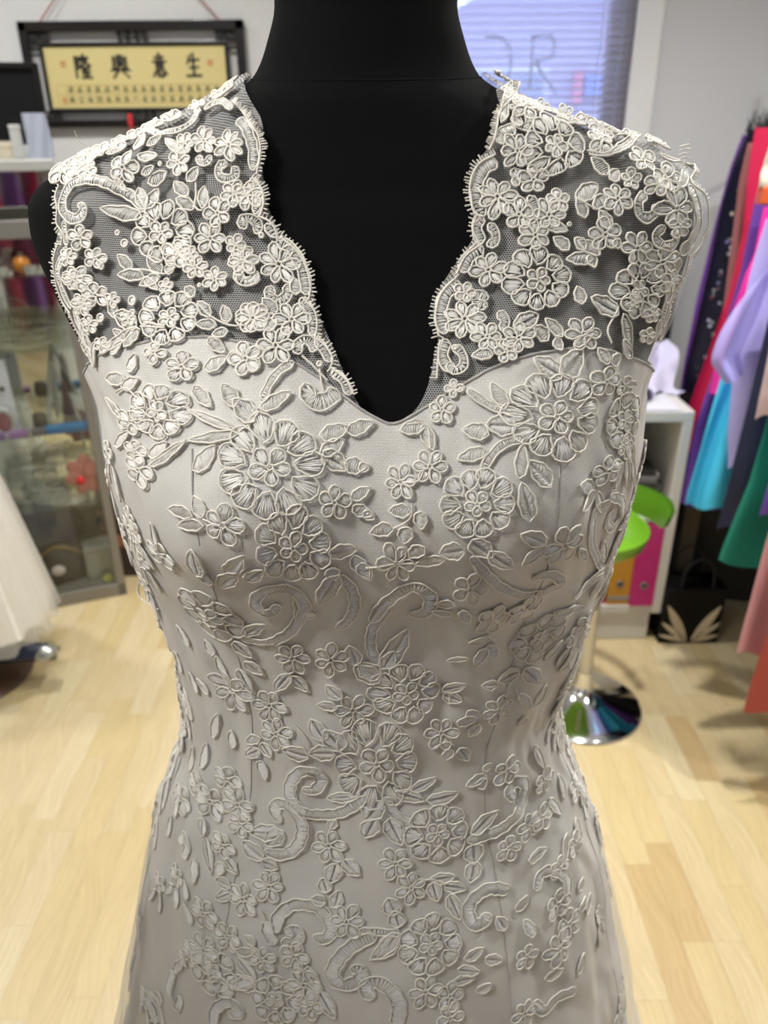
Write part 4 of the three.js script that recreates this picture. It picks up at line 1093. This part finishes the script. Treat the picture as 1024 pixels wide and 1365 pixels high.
// ================= lime stool with chrome trumpet base
{
  const t = thing('bar_stool', 'lime green moulded stool on a round chrome base half hidden behind the gown', 'stool', [.556, 0, -1.735]);
  part('base', lathe([[.02, .12], [.024, .075], [.035, .055], [.075, .035], [.135, .018], [.163, .008], [.167, .003], [.165, 0], [0, 0]], 64), M.chrome, t);
  part('column', rod([0, .1, 0], [0, .53, 0], .019), std({ color: rgb(.62, .58, .5), roughness: .3, metalness: .5 }), t);
  part('seat', lathe([[0, .535], [.07, .535], [.115, .545], [.14, .568], [.149, .598], [.152, .602], [.155, .598], [.147, .56], [.118, .532], [.07, .522], [0, .522]], 64).scale(.97, .8, .97).translate(-.04, .095, 0), M.lime, t);
  part('backrest', join([.006, -.002].map((d) => grid(40, 8, (i, j) => { const a = R(-2 + 165 * i), e = Math.pow(Math.min(1, Math.sin(Math.PI * i) * 5 + .35), .6), y = .575 + (j - .5) * .075 * e + .012 * Math.cos(a), r = .18 + .012 * j + d; return [Math.cos(a) * r - .026, y + .004, -Math.sin(a) * r]; }))), phys({ color: rgb(.11, .27, .015), roughness: .3, clearcoat: .3, side: THREE.DoubleSide }), t);
  for (const a of [60, 90, 120]) part('backrest_bracket', rod([Math.cos(R(a)) * .13 - .03, .545, -Math.sin(R(a)) * .13], [Math.cos(R(a)) * .178 - .01, .56, -Math.sin(R(a)) * .178], .012), M.lime, t);
}
// ================= carrier bag and cardboard by the rack
{
  const t = thing('carrier_bag', 'glossy black carrier bag with a cream leaf emblem on the floor below the rack', 'bag', [.965, 0, -2.08]);
  part('body', box(.19, .2, .11, 0, .1, 0, .004), phys({ color: rgb(.004, .004, .004), roughness: .5, specularIntensity: .4 }), t);
  const cream = std({ color: rgb(.7, .6, .42), roughness: .45 }), shp = (a, l, w) => { const s = new THREE.Shape(), k = Math.sign(a); s.moveTo(0, 0); s.quadraticCurveTo(-w * k, l * .45, -w * .25 * k, l); s.quadraticCurveTo(w * .75 * k, l * .5, 0, 0); return new THREE.ExtrudeGeometry(s, { depth: .0015, bevelEnabled: false, curveSegments: 10 }).rotateZ(R(a)).translate(Math.sign(-a) * .006, .008, .0553); };
  for (const [a, l, w] of [[27, .158, .032], [48, .115, .021], [72, .095, .016]]) for (const s of [1, -1]) part('emblem_leaf', shp(a * s, l * (s > 0 ? 1 : .97), w), cream, t, 'cream leaf of the emblem');
  for (const z of [-.045, .045]) part('handle', tube([[-.05, .2, z], [-.04, .27, z], [0, .3, z], [.04, .27, z], [.05, .2, z]], .003), M.blackMatt, t);
  tag(part('cardboard_sheet', box(.05, .42, .012, 0, .21, 0, .003), std({ color: rgb(.1, .085, .06), roughness: .9 }), scene), 'narrow brown cardboard strip standing behind the black carrier bag', 'cardboard').position.set(.965, 0, -2.16);
}
// ================= the rack and its garments
const hangers = std({ color: rgb(.05, .05, .05), roughness: .4 });
function garment(label, kind, z, edge, o) {                          // edge: heights and left limits, top to bottom
  const ys = edge.map((e) => e[0]), yb = ys[ys.length - 1], yt = ys[0], t = thing(o.name ?? 'evening_gown', label, kind, [o.rail ?? 1.2, 0, z], 0, o.group ?? 'garments on the rack');
  const left = (y) => { let i = 0; while (i < edge.length - 2 && y < edge[i + 1][0]) i++; const a = edge[i], b = edge[i + 1], k = (a[0] - y) / (a[0] - b[0]); return a[1] + (b[1] - a[1]) * Math.min(1, Math.max(0, k)); };
  const rail = o.rail ?? 1.2, th = o.th ?? .03, n = o.folds ?? 5, ph = rr(0, 6);
  const m = phys({ color: rgb(...o.color), roughness: o.rough ?? .6, sheen: o.sheen ?? .4, sheenRoughness: .4, sheenColor: rgb(...o.color.map((c) => Math.min(1, c * 1.3 + .08))), side: THREE.DoubleSide, ...(o.sheer ? { transmission: o.sheer, thickness: 0, roughness: .9 } : { bumpMap: tex(WEAVE, 6, 6), bumpScale: .0002 }) });
  part(o.part ?? 'cloth', grid(72, 46, (i, j) => {
    const y = yt + (yb - yt) * j, l = left(y), r = 2 * rail - l + .08 * j, a = i * 2 * Math.PI, k = Math.min(1, .12 + 1.4 * j), wob = Math.sin(a * n + ph + 1.2 * noise2(j * 1.5, z * 9)) * th * .5 * k;
    const c = Math.cos(a), s = Math.sin(a), hw = (r - l) / 2 + wob * .35 * Math.abs(c);
    return [(l + r) / 2 - rail - c * hw, y + .012 * Math.sin(a * n + ph) * (j > .98 ? 1 : 0), s * th * (.35 + .9 * k) + wob * (Math.abs(s) * .7 + .5 * Math.abs(c)), i * 4, y * 4];
  }, true), m, t);
  if (yt > 1.2 && !o.bare) { part('hanger', join([tube([[left(yt) - rail + .03, yt + .01, 0], [-.06, yt + .06, 0], [0, yt + .085, 0], [.06, yt + .06, 0], [rail - left(yt) - .03, yt + .01, 0]], .006), tube([[0, yt + .085, 0], [0, 1.6, 0], [.012, 1.625, 0], [.022, 1.612, 0]], .0025)]), hangers, t); }
  return t;
}
const E = (s) => s.split(' ').map((p) => p.split(',').map(Number));
const gPurple = garment('deep purple gown, furthest back on the rack, against the wall', 'gown', -2.43, E('1.459,1.029 1.372,1.01 1.219,0.994 1.002,0.975 0.814,0.97 0.651,0.972 0.479,0.981'), { color: [.12, .02, .24] });
const navySeq = garment('midnight navy gown scattered with shiny sequins near the wall', 'gown', -2.33, E('1.47,1.0 1.394,0.979 1.288,0.963 1.127,0.956 0.931,0.945 0.793,0.938 0.647,0.945 0.44,0.952 0.30,0.945'), { color: [.006, .007, .022], rough: .4 });
{
  const s = new THREE.CylinderGeometry(.0055, .0055, .0012, 8).rotateX(Math.PI / 2), m = std({ color: rgb(.5, .5, .58), roughness: .15, metalness: .9 });
  const a = []; for (let k = 0; k < 90; k++) { const y = rr(.5, 1.42), x = .94 - 1.2 + Math.abs(y - .8) * .07 + rr(.004, .075); a.push(s.clone().rotateY(rr(-1.1, .3)).rotateX(rr(-.5, .5)).translate(x, y, .036 + rr(0, .012) - .0 * x)); }
  const q = part('sequins', join(a), m, navySeq); q.userData.kind = 'stuff';
}
garment('dusty rose satin gown between the navy and crimson gowns', 'gown', -2.23, E('1.44,0.963 1.351,0.957 1.238,0.963 1.038,0.975 0.865,0.978 0.681,0.989'), { color: [.3, .1, .1] });
garment('crimson velvet gown, brightest red on the rack', 'gown', -2.14, E('1.474,0.935 1.372,0.937 1.227,0.951 1.073,0.944 0.929,0.921 0.822,0.901 0.737,0.886 0.615,0.884'), { color: [.55, .004, .06] });
garment('violet gown hanging just in front of the crimson one', 'gown', -2.06, E('1.323,0.932 1.235,0.931 1.143,0.93 1.009,0.916 0.866,0.905 0.736,0.886 0.553,0.877 0.475,0.874'), { color: [.12, .04, .3], bare: true });
garment('hot pink satin dress between violet and sky blue', 'dress', -1.99, E('1.3,0.925 1.189,0.923 1.136,0.909 1.043,0.895 0.966,0.876 0.845,0.873'), { color: [.95, .03, .36], bare: false });
garment('sky blue pleated chiffon dress with a fluted hem', 'dress', -1.9, E('1.218,0.894 1.15,0.89 1.079,0.882 0.968,0.862 0.832,0.849 0.708,0.841 0.589,0.827 0.551,0.827'), { color: [.07, .62, .95], folds: 13, th: .05, bare: true });
const lilac = garment('pale lilac chiffon dress with a loose pointed sleeve', 'dress', -1.81, E('1.29,0.852 1.212,0.842 1.162,0.838 1.077,0.836 0.989,0.837 0.896,0.847 0.779,0.858 0.698,0.876'), { color: [.52, .46, .95], th: .03, folds: 7 });
part('sleeve', grid(12, 16, (i, j) => { const y = 1.2 - .25 * j, w = .02 + .055 * Math.sin(Math.PI * Math.min(1, j * 1.1) * .8), x = .845 - .075 * Math.sin(Math.PI * .5 * Math.min(1, j * 1.25)) + (j > .8 ? (j - .8) * .2 : 0); return [x - 1.2 + w * (i - .1), y - .02 * (1 - i), .05 + .012 * Math.sin(i * 6)]; }), phys({ color: rgb(.52, .46, .95), roughness: .6, transmission: .2, thickness: 0, side: THREE.DoubleSide }), lilac);
garment('dark navy taffeta gown beside the lilac dress', 'gown', -1.73, E('1.093,0.862 0.991,0.858 0.883,0.855 0.77,0.85 0.65,0.845 0.567,0.84'), { color: [.01, .012, .05], bare: true });
garment('emerald green chiffon skirt with a slanted hem', 'skirt', -1.62, E('1.05,0.864 0.861,0.85 0.743,0.842 0.647,0.825 0.567,0.811 0.53,0.808'), { name: 'chiffon_skirt', color: [.005, .22, .15], bare: true, folds: 4 });
garment('pale pink lace top hanging above the emerald skirt', 'top', -1.53, E('1.12,0.775 1.028,0.777 0.948,0.777 0.929,0.778'), { name: 'lace_top', color: [.68, .5, .52], bare: true, rail: 1.05 });
garment('short violet satin dress above the blush tulle', 'dress', -1.5, E('0.93,0.852 0.847,0.835 0.777,0.82 0.716,0.816'), { color: [.12, .05, .34], bare: true });
garment('blush pink tulle skirt in front of the emerald one', 'skirt', -1.44, E('0.92,0.835 0.778,0.815 0.653,0.809 0.52,0.806 0.43,0.803 0.394,0.803'), { name: 'tulle_skirt', color: [.6, .27, .28], bare: true, sheer: .15, folds: 9 });
garment('coral red satin gown reaching the floor under the blush skirt', 'gown', -1.39, E('0.75,0.85 0.5,0.835 0.401,0.826 0.306,0.822 0.27,0.822'), { color: [.42, .07, .05], bare: true, rail: 1.2 });
garment('cream blouse with an orange size tag near the top of the rack', 'blouse', -1.7, E('1.5,0.79 1.41,0.775 1.383,0.772 1.355,0.774'), { name: 'blouse', color: [.72, .7, .6], rail: 1.1 });
tag(part('size_tag', box(.05, .035, .03, 0, 0, 0, .004), std({ color: rgb(.75, .12, .03), roughness: .5 }), scene), 'orange and white size tag hanging below the cream blouse', 'tag').position.set(.8, 1.345, -1.7);
garment('added black cloth standing in for the deep shade behind the carrier bag', 'gown', -2.25, E('0.76,0.9 0.5,0.89 0.3,0.885 0.04,0.88'), { color: [.006, .006, .008], bare: true, th: .03 });  // black cloth added where only shade lies, darkening the gap behind the bag
{
  const t = thing('clothes_rail', 'chrome rail carrying the row of coloured gowns at the right', 'clothes rail', [1.2, 0, -1.9]);
  part('rail_tube', rod([0, 1.61, -.75], [0, 1.61, .75], .0125), M.chrome, t);
  for (const s of [-1, 1]) { part('upright', rod([.12, .03, s * .74], [.0, 1.61, s * .74], .0125), M.chrome, t); part('foot', rod([-.1, .02, s * .74], [.34, .02, s * .74], .014), M.chrome, t); }
}
{ // feathery black trim over the furthest hangers
  const t = thing('feather_boa', 'black feathery boa draped over the far end of the rack', 'boa', [1.0, 1.475, -2.28]), b = [];
  for (let k = 0; k < 70; k++) { const x = rr(-.03, .16), h = rr(.02, .05), d = rr(-.03, .03); b.push(rod([x, -.01, rr(-.02, .02)], [x + d, h, rr(-.03, .04)], .003, .0005, 4)); }
  part('plume', join(b), M.blackMatt, t).userData.kind = 'stuff';
}

// ================= left: glass display cabinet
const CT = R(21.4), CX = -.921, CZ = -2.355;
const inCab = (x, y, z) => [CX + x * Math.cos(CT) + z * Math.sin(CT), y, CZ - x * Math.sin(CT) + z * Math.cos(CT)];
{
  const t = thing('display_cabinet', 'grey metal glass display cabinet filled with jewellery, mirrored at the back', 'cabinet', [CX, 0, CZ], CT);
  const W = 1.1, D = .3, T = 1.4;
  for (const [x, z] of [[-.014, -.014], [-.014, -D + .014], [-W + .014, -.014], [-W + .014, -D + .014]]) part('post', box(.028, T, .028, x, T / 2, z, .003), M.steel, t);
  part('top', box(W + .02, .03, D + .02, -W / 2, T + .0, -D / 2, .004), std({ color: rgb(.4, .4, .39), roughness: .35 }), t);
  part('base', box(W, .05, D, -W / 2, .025, -D / 2, .003), M.steel, t);
  part('front_band', box(W - .056, .05, .02, -W / 2, 1.235, -.014, .003), M.steel, t);
  part('mirror_back', box(W - .056, T - .07, .004, -W / 2, T / 2 + .02, -D + .008, 0), M.mirror, t);
  for (const y of [1.1, .885, .615, .36]) part('glass_shelf', box(W - .06, .006, D - .04, -W / 2, y, -D / 2, .001), M.shelfGlass, t);
  part('front_pane', new THREE.BoxGeometry(W - .06, 1.15, .003).translate(-W / 2, .63, -.006), M.glass, t);
  part('side_pane', new THREE.BoxGeometry(.003, 1.15, D - .06).translate(-.006, .63, -D / 2), M.glass, t);
  for (const x of [-.05, -.55]) part('door_lock', rod([x, .3, -.006], [x, .3, .008], .008), M.blackMatt, t);
}
const gold = std({ color: rgb(.4, .38, .26), roughness: .35, metalness: .4 }), silver = std({ color: rgb(.45, .46, .43), roughness: .3, metalness: .45 });
function tiara(label, x, y, z, w, h, m, n) {
  const t = thing('tiara', label, 'tiara', inCab(x, y, z), CT + rr(-.3, .3), 'tiaras in the glass cabinet');
  const arc = (a, r, yy) => [Math.sin(a) * r, yy, Math.cos(a) * r - r], pts = []; for (let k = 0; k <= 12; k++) pts.push(arc((k / 12 - .5) * 2.7, w / 2, .004));
  part('band', tube(pts, .003, 30, 5), m, t);
  const s = []; for (let k = 0; k < n; k++) { const a = ((k + .5) / n - .5) * 2.5, q = arc(a, w / 2, .004), hh = h * (.55 + .45 * Math.cos(a * 1.1)); s.push(rod(q, [q[0] * 1.04, hh, q[2]], .0022, .0012, 5), new THREE.IcosahedronGeometry(.0048, 1).translate(q[0] * 1.04, hh, q[2]), new THREE.TorusGeometry(.007, .0014, 5, 10).translate(q[0], hh * .5, q[2])); }
  part('spikes', join(s), m, t);
}
[['low gold tiara at the left of the upper jewellery shelf', -.36, .889, -.1, .13, .05, gold, 9], ['tall peaked gold tiara in the middle of the upper jewellery shelf', -.22, .889, -.09, .14, .085, gold, 11], ['gold tiara nearest the right post on the upper jewellery shelf', -.09, .889, -.1, .12, .045, gold, 9], ['small gold tiara behind the others on the upper jewellery shelf', -.29, .889, -.2, .13, .06, gold, 9],
  ['silver tiara on the shelf below the white card', -.28, .619, -.1, .12, .06, silver, 9], ['little silver tiara near the right end of the middle shelf', -.1, .619, -.08, .09, .03, gold, 7],
  ['grey crystal tiara at the left of the lower shelf', -.28, .364, -.1, .14, .07, silver, 11], ['large grey crystal tiara in the middle of the lower shelf', -.17, .364, -.15, .16, .1, silver, 13], ['grey crystal tiara at the front of the lower shelf', -.2, .364, -.06, .13, .055, silver, 11], ['bronze crystal tiara near the red flower on the lower shelf', -.08, .364, -.09, .11, .08, gold, 9],
  ['wide flat gold tiara at the very front of the upper jewellery shelf', -.2, .889, -.035, .18, .035, gold, 15], ['gold tiara half behind the tall peaked one on the upper jewellery shelf', -.15, .889, -.16, .16, .06, gold, 13], ['dense grey crystal tiara at the back of the lower shelf', -.26, .364, -.2, .18, .085, silver, 15], ['low grey crystal tiara at the very front of the lower shelf', -.15, .364, -.03, .16, .04, silver, 15]].forEach((a) => tiara(...a));
function put(name, label, category, x, y, z, parts, turn = 0, group) { const t = thing(name, label, category, inCab(x, y, z), CT + turn, group); for (const [n, g, m] of parts) part(n, g, m, t); return t; }
const col = (r, g, b, rough = .5) => std({ color: rgb(r, g, b), roughness: rough });
put('bauble', 'orange and yellow round bauble on the top glass shelf', 'bauble', -.13, 1.104, -.1, [['ball', new THREE.SphereGeometry(.026, 24, 16).translate(0, .026, 0), col(.65, .24, .03, .3)], ['cap', lathe([[0, .06], [.007, .06], [.008, .05], [.006, .05]], 16), gold]]);
[-.3, -.24, -.18, -.1, -.06].forEach((x, i) => put('pearl_hair_comb', ['white pearl hair comb furthest left on the top glass shelf', 'white pearl hair comb second from the left on the top glass shelf', 'white pearl hair comb left of the orange bauble', 'white pearl hair comb just right of the orange bauble', 'white pearl hair comb nearest the right post on the top glass shelf'][i], 'hair comb', x, 1.104, -.055, [['pearls', join([...Array(7).keys()].map((k) => new THREE.SphereGeometry(.008, 10, 8).translate((k % 4 - 1.5) * .011, .008 + (k > 3 ? .012 : 0), (k % 2) * .006))), col(.62, .6, .55, .25)], ['comb', box(.04, .003, .02, 0, .0015, 0, 0), silver]], 0, 'pearl hair combs'));
put('necklace_bust', 'dark red velvet necklace bust at the back of the top glass shelf', 'jewellery stand', -.12, 1.104, -.22, [['bust', lathe([[0, .1], [.014, .095], [.02, .07], [.04, .045], [.045, .02], [.04, 0], [0, 0]], 24), col(.1, .01, .015, .9)]]);
put('earring_card', 'tall white earring card with two dark studs behind the ivory dress', 'card', -.31, .62, -.07, [['card', box(.16, .24, .004, 0, .12, 0, .001), col(.62, .63, .7)], ['stud', join([-1, 1].map((s) => new THREE.SphereGeometry(.008, 12, 8).translate(s * .055, .15, .004))), col(.03, .03, .03, .3)]], -.1);
put('easel', 'silver folding easel with a dark pendant on the middle shelf', 'easel', -.1, .619, -.12, [['leg', join([rod([-.05, 0, 0], [0, .2, -.02], .006), rod([.05, 0, 0], [0, .2, -.02], .006), rod([0, 0, -.09], [0, .2, -.02], .006)]), silver], ['pendant', lathe([[0, .16], [.008, .13], [.02, .04], [.014, .01], [0, .008]], 16).translate(.02, 0, .01), col(.07, .03, .025, .4)]], .2);
put('oval_mirror', 'small oval standing mirror in a dark frame on the middle shelf', 'mirror', -.27, .619, -.04, [['frame', new THREE.TorusGeometry(.035, .008, 8, 32).scale(.8, 1.15, 1).translate(0, .05, 0), silver], ['glass', new THREE.CylinderGeometry(.034, .034, .004, 32).rotateX(Math.PI / 2).scale(.8, 1.15, 1).translate(0, .05, 0), col(.2, .05, .06, .1)], ['foot', box(.05, .008, .03, 0, .004, 0), silver]]);
put('ring_pot', 'squat dark ring pot beside the easel', 'pot', -.17, .619, -.09, [['pot', lathe([[0, .05], [.02, .05], [.022, .02], [.02, 0], [0, 0]], 24), col(.07, .06, .04)]]);
[[-.3, [.2, .1, .3], 'flat purple jewellery box at the left under the middle shelf tiaras'], [-.235, [.28, .13, .36], 'flat mauve jewellery box beside the blue case'], [-.17, [.13, .12, .14], 'flat grey jewellery box left of the blue case']].forEach(([x, c, l]) => put('jewellery_box', l, 'box', x, .619, -.03, [['lid', box(.055, .01, .03, 0, .016, 0, .002), col(...c)], ['tray', box(.055, .011, .03, 0, .0055, 0, .002), col(c[0] * .7, c[1] * .7, c[2] * .7)]], 0, 'jewellery boxes'));
put('blue_case', 'long bright blue flat case at the right front of the middle shelf', 'case', -.09, .619, -.03, [['lid', box(.13, .012, .035, 0, .018, 0, .003), col(.03, .17, .38)], ['tray', box(.13, .012, .035, 0, .006, 0, .003), col(.02, .12, .28)]]);
put('hair_flower', 'red and coral fabric hair flower by the right post', 'hair flower', -.06, .364, -.035, [['petals', join([...Array(7).keys()].map((k) => new THREE.SphereGeometry(.026, 12, 8).scale(1, 1.5, .35).translate(0, .03, 0).rotateZ(k * .9).translate(0, .1, k * .003))), phys({ color: rgb(.4, .12, .1), roughness: .7, sheen: .3 })], ['centre', new THREE.SphereGeometry(.014, 12, 8).translate(-.02, .09, .03), col(.5, .01, .01)], ['stem', rod([0, 0, 0], [0, .1, 0], .004), silver]]);
put('clutch_bag', 'dark evening bag with a white rose lying open on the cabinet floor', 'bag', -.2, .051, -.12, [['flap', box(.16, .2, .02, 0, .1, 0, .008).rotateX(-.25).translate(-.02, .08, -.03), col(.06, .05, .07)], ['body', lathe([[0, .13], [.06, .125], [.085, .09], [.09, .04], [.08, 0], [0, 0]], 32).scale(1.1, 1, .6), col(.03, .024, .02)], ['strap', tube([[-.08, .1, .03], [0, .15, .06], [.08, .1, .03]], .006), col(.2, .13, .04)], ['rose', new THREE.SphereGeometry(.024, 16, 10).scale(1, .8, .5).translate(-.01, .06, .06), col(.55, .48, .45)]]);
put('crystal_block', 'greenish grey crystal box at the right of the cabinet floor', 'box', -.07, .051, -.1, [['body', box(.1, .11, .08, 0, .055, 0, .006), col(.2, .21, .18, .2)], ['lid', box(.104, .012, .084, 0, .117, 0, .004), col(.24, .25, .22, .2)]]);
put('brooch', 'tiny yellow-green brooch at the right front corner of the cabinet floor', 'brooch', -.055, .051, -.03, [['stones', join([...Array(6).keys()].map((k) => new THREE.IcosahedronGeometry(.007, 1).translate(Math.cos(k) * .012, .012 + Math.sin(k) * .009, 0))), col(.35, .36, .05, .3)], ['pin', rod([-.014, .003, 0], [.014, .003, 0], .002), gold]]);
// ---------- on the cabinet
{
  const t = thing('monitor', 'black computer monitor standing on the display cabinet at the left edge', 'monitor', inCab(-.046, 1.4165, -.17), CT - .12), w = .5, h = .2;
  part('bezel', join([box(w, .016, .03, -.19, .035 + h, 0), box(w, .02, .03, -.19, .045, 0), box(.016, h, .03, w / 2 - .19 - .008, .04 + h / 2, 0), box(.016, h, .03, -w / 2 - .19 + .008, .04 + h / 2, 0), box(w - .02, h - .01, .02, -.19, .04 + h / 2, -.008)]), phys({ color: rgb(.005, .005, .005), roughness: .7, specularIntensity: .4 }), t);
  part('screen', box(w - .03, h - .03, .002, -.19, .042 + h / 2, .004, 0), phys({ color: rgb(.003, .003, .0035), roughness: .5, specularIntensity: .5 }), t);
  part('stand', join([box(.2, .012, .13, -.19, .006, -.02), box(.06, .06, .02, -.19, .035, -.03)]), M.blackGloss, t);
}
put('tape_roll', 'cream roll of wide tape standing on the cabinet beside the monitor', 'tape', -.115, 1.4165, -.06, [['roll', lathe([[.02, .042], [.026, .044], [.026, .001], [.02, .001], [.02, .042]], 32), col(.55, .5, .38)], ['band', lathe([[.0263, .03], [.0265, .028], [.0263, .026]], 32), col(.4, .36, .26)]]);
put('trinket_dish', 'small white dish beside the cream tape roll', 'dish', -.165, 1.4165, -.05, [['dish', lathe([[0, .003], [.014, .004], [.02, .024], [.022, .024], [.016, .001], [0, 0]], 24), col(.5, .5, .5)]]);
put('plastic_bag', 'clear bluish plastic bag standing at the right end of the cabinet top', 'bag', -.02, 1.4165, -.09, [['bag', grid(24, 14, (i, j) => { const a = i * 6.2832, q = .034 * (1 - .15 * j) * (1 + .14 * Math.sin(a * 5 + j * 4)); return [Math.cos(a) * q, .115 * j, Math.sin(a) * q * .6]; }, true), phys({ color: rgb(.5, .54, .64), roughness: .25, transmission: .35, thickness: 0, side: THREE.DoubleSide })], ['contents', box(.03, .06, .02, 0, .035, 0, .006), col(.4, .4, .44)]]);
put('paper_box', 'white paper box standing behind the tape roll', 'box', -.078, 1.4165, -.15, [['box', box(.03, .075, .05, 0, .0375, 0, .002), col(.5, .5, .47)], ['lid', box(.032, .012, .052, 0, .081, 0, .002), col(.54, .54, .5)]]);
{ // cartons behind the cabinet's right side
  const t = thing('floor_carton', 'dark brown carton with an orange stripe on the floor right of the cabinet', 'carton', [-.93, 0, -2.58]);
  part('carton', box(.2, .26, .2, 0, .13, 0, .004), col(.05, .03, .02, .8), t); part('stripe', box(.202, .05, .202, 0, .15, 0, .004), col(.35, .14, .06, .6), t);
}
// ================= the small ivory dress at the left edge
{
  const px = -1.27, pz = -1.9;
  const t = thing('flower_girl_dress', 'ivory tulle child dress with a full skirt at the left edge', 'dress', [px, 0, pz]);
  const skirt = (r0, r1, y0, y1, folds, amp, m, name) => part(name, grid(120, 30, (i, j) => { const a = i * 6.2832, r = r0 + (r1 - r0) * Math.pow(j, .8) + amp * j * Math.sin(a * folds + 1.5 * Math.sin(a * 3)); return [Math.cos(a) * r, y0 + (y1 - y0) * j, Math.sin(a) * r, i * 8, j * 4]; }, true), m, t);
  skirt(.12, .262, .98, .2, 16, .012, phys({ color: rgb(.87, .85, .79), roughness: .6, sheen: .3, side: THREE.DoubleSide }), 'underskirt');
  skirt(.125, .285, .99, .18, 22, .014, phys({ color: rgb(.85, .83, .78), roughness: .9, transmission: .5, thickness: 0, side: THREE.DoubleSide, transparent: true, opacity: .45 }), 'tulle_layer');
  part('bodice', lathe([[.07, 1.3], [.105, 1.26], [.115, 1.18], [.11, 1.08], [.122, .985]], 40).scale(1, 1, .75), M.satin, t);
  part('sash', lathe([[.121, 1.01], [.127, .995], [.124, .975]], 40).scale(1, 1, .8), M.satin, t);
  const f = thing('child_form', 'small display figure on a brown round base under the child dress', 'display figure', [px, 0, pz]);
  part('base', lathe([[0, .03], [.03, .03], [.15, .022], [.185, .01], [.187, 0], [0, 0]], 56), col(.09, .05, .03, .3), f);
  part('pole', rod([0, .02, 0], [0, 1.1, 0], .012), M.steel, f);
  part('torso', lathe([[0, 1.42], [.03, 1.41], [.035, 1.34], [.065, 1.3], [.1, 1.26], [.108, 1.15], [.1, 1.06], [.11, .95], [.08, .8], [0, .78]], 32).scale(1, 1, .7), M.white, f);
  for (const s of [-1, 1]) part('leg', join([rod([.05 + s * .07, .85, .02], [.1 + s * .085, .2, .04], .05, .026)]), M.white, f);
  for (const s of [1, -1]) {
    const q = thing('ballet_shoe', s > 0 ? 'navy ballet shoe with a silver toe below the child dress' : 'navy ballet shoe on the hidden foot, further left', 'shoe', [px + .12 + s * .085, .115, pz + .07], s > 0 ? 0.15 : .5, 'ballet shoes');
    part('upper', grid(28, 14, (i, j) => { const a = i * 6.2832, l = -.07 + .14 * j, w = .032 * Math.pow(Math.sin(Math.PI * (.12 + .8 * j)), .5); return [l + .02, .004 + Math.max(0, Math.sin(a)) * (.05 - .02 * j) , Math.cos(a) * w]; }, true), col(.012, .016, .045, .4), q);
    part('toe_cap', new THREE.SphereGeometry(.034, 24, 14, 0, 6.3, 0, Math.PI / 2).scale(1.15, 1.0, .98).translate(.075, .0, 0), std({ color: rgb(.45, .46, .42), roughness: .28, metalness: .8 }), q);
    part('sole', box(.18, .006, .06, .022, .0, 0, .003), M.blackMatt, q);
  }
}
// ================= outside the back window: a street front under the sky
{
  const g = struct('ground', new THREE.BoxGeometry(60, .2, 40).translate(0, -.4, -23.5), col(.3, .3, .32, .9));
  const t = thing('house', 'terraced house across the street, seen through the blind', 'house', [2, -.3, -14]);
  part('wall', box(16, 3.1, 4, 0, 1.55, 0, 0), col(.36, .33, .42, .9), t);
  for (const x of [-4.2, 1.0, 5]) { const s = new THREE.Shape(); s.moveTo(-2.4, 0); s.lineTo(2.4, 0); s.lineTo(0, 1.25); s.closePath(); part('gable', new THREE.ExtrudeGeometry(s, { depth: 4, bevelEnabled: false }).translate(x, 3.1, -2), col(.34, .3, .4, .9), t); }
  for (const x of [-3, -.2, 2.6, 5]) { const w = part('window', box(1.0, .9, .06, x, 2.2, 2.02, 0), col(.5, .5, .55), t); part('window_glass', box(.86, .76, .04, x, 2.2, 2.05, 0), col(.2, .22, .3, .1), w); }
  part('shop_board', box(.35, .26, .1, .95, 2.42, 2.1, 0), col(.16, .22, .5), t); part('red_post', box(.12, .4, .12, .68, 2.4, 2.1, 0), col(.5, .16, .2), t);
}
// ================= a second rail behind the camera, which the cabinet's mirror shows
{
  const r = thing('clothes_rail', 'chrome rail behind the photographer, reflected in the cabinet mirror', 'clothes rail', [.35, 0, 1.35]);
  part('rail_tube', rod([-.8, 1.61, 0], [.8, 1.61, 0], .0125), M.chrome, r);
  for (const s of [-1, 1]) { part('upright', rod([s * .79, .03, 0], [s * .79, 1.61, 0], .0125), M.chrome, r); part('foot', rod([s * .79, .02, -.22], [s * .79, .02, .22], .014), M.chrome, r); }
  [[-.6, [.1, .25, .5], 'blue'], [-.45, [.7, .7, .72], 'white'], [-.3, [.3, .02, .06], 'wine red'], [-.15, [.2, .08, .3], 'purple'], [0, [.35, .01, .05], 'scarlet'], [.15, [.65, .6, .6], 'shell pink'], [.3, [.05, .06, .15], 'ink blue'], [.45, [.1, .4, .6], 'turquoise']].forEach(([x, c, n]) => {
    const q = garment(`${n} gown on the rail reflected in the cabinet mirror`, 'gown', 0, E('1.4,-.2 1.2,-.16 .9,-.2 .12,-.26'), { color: c, rail: 0, group: 'gowns on the reflected rail', th: .04 });
    q.rotation.y = -Math.PI / 2; q.position.set(.35 + x, 0, 1.35);
  });
}
renderer.render(scene, camera);
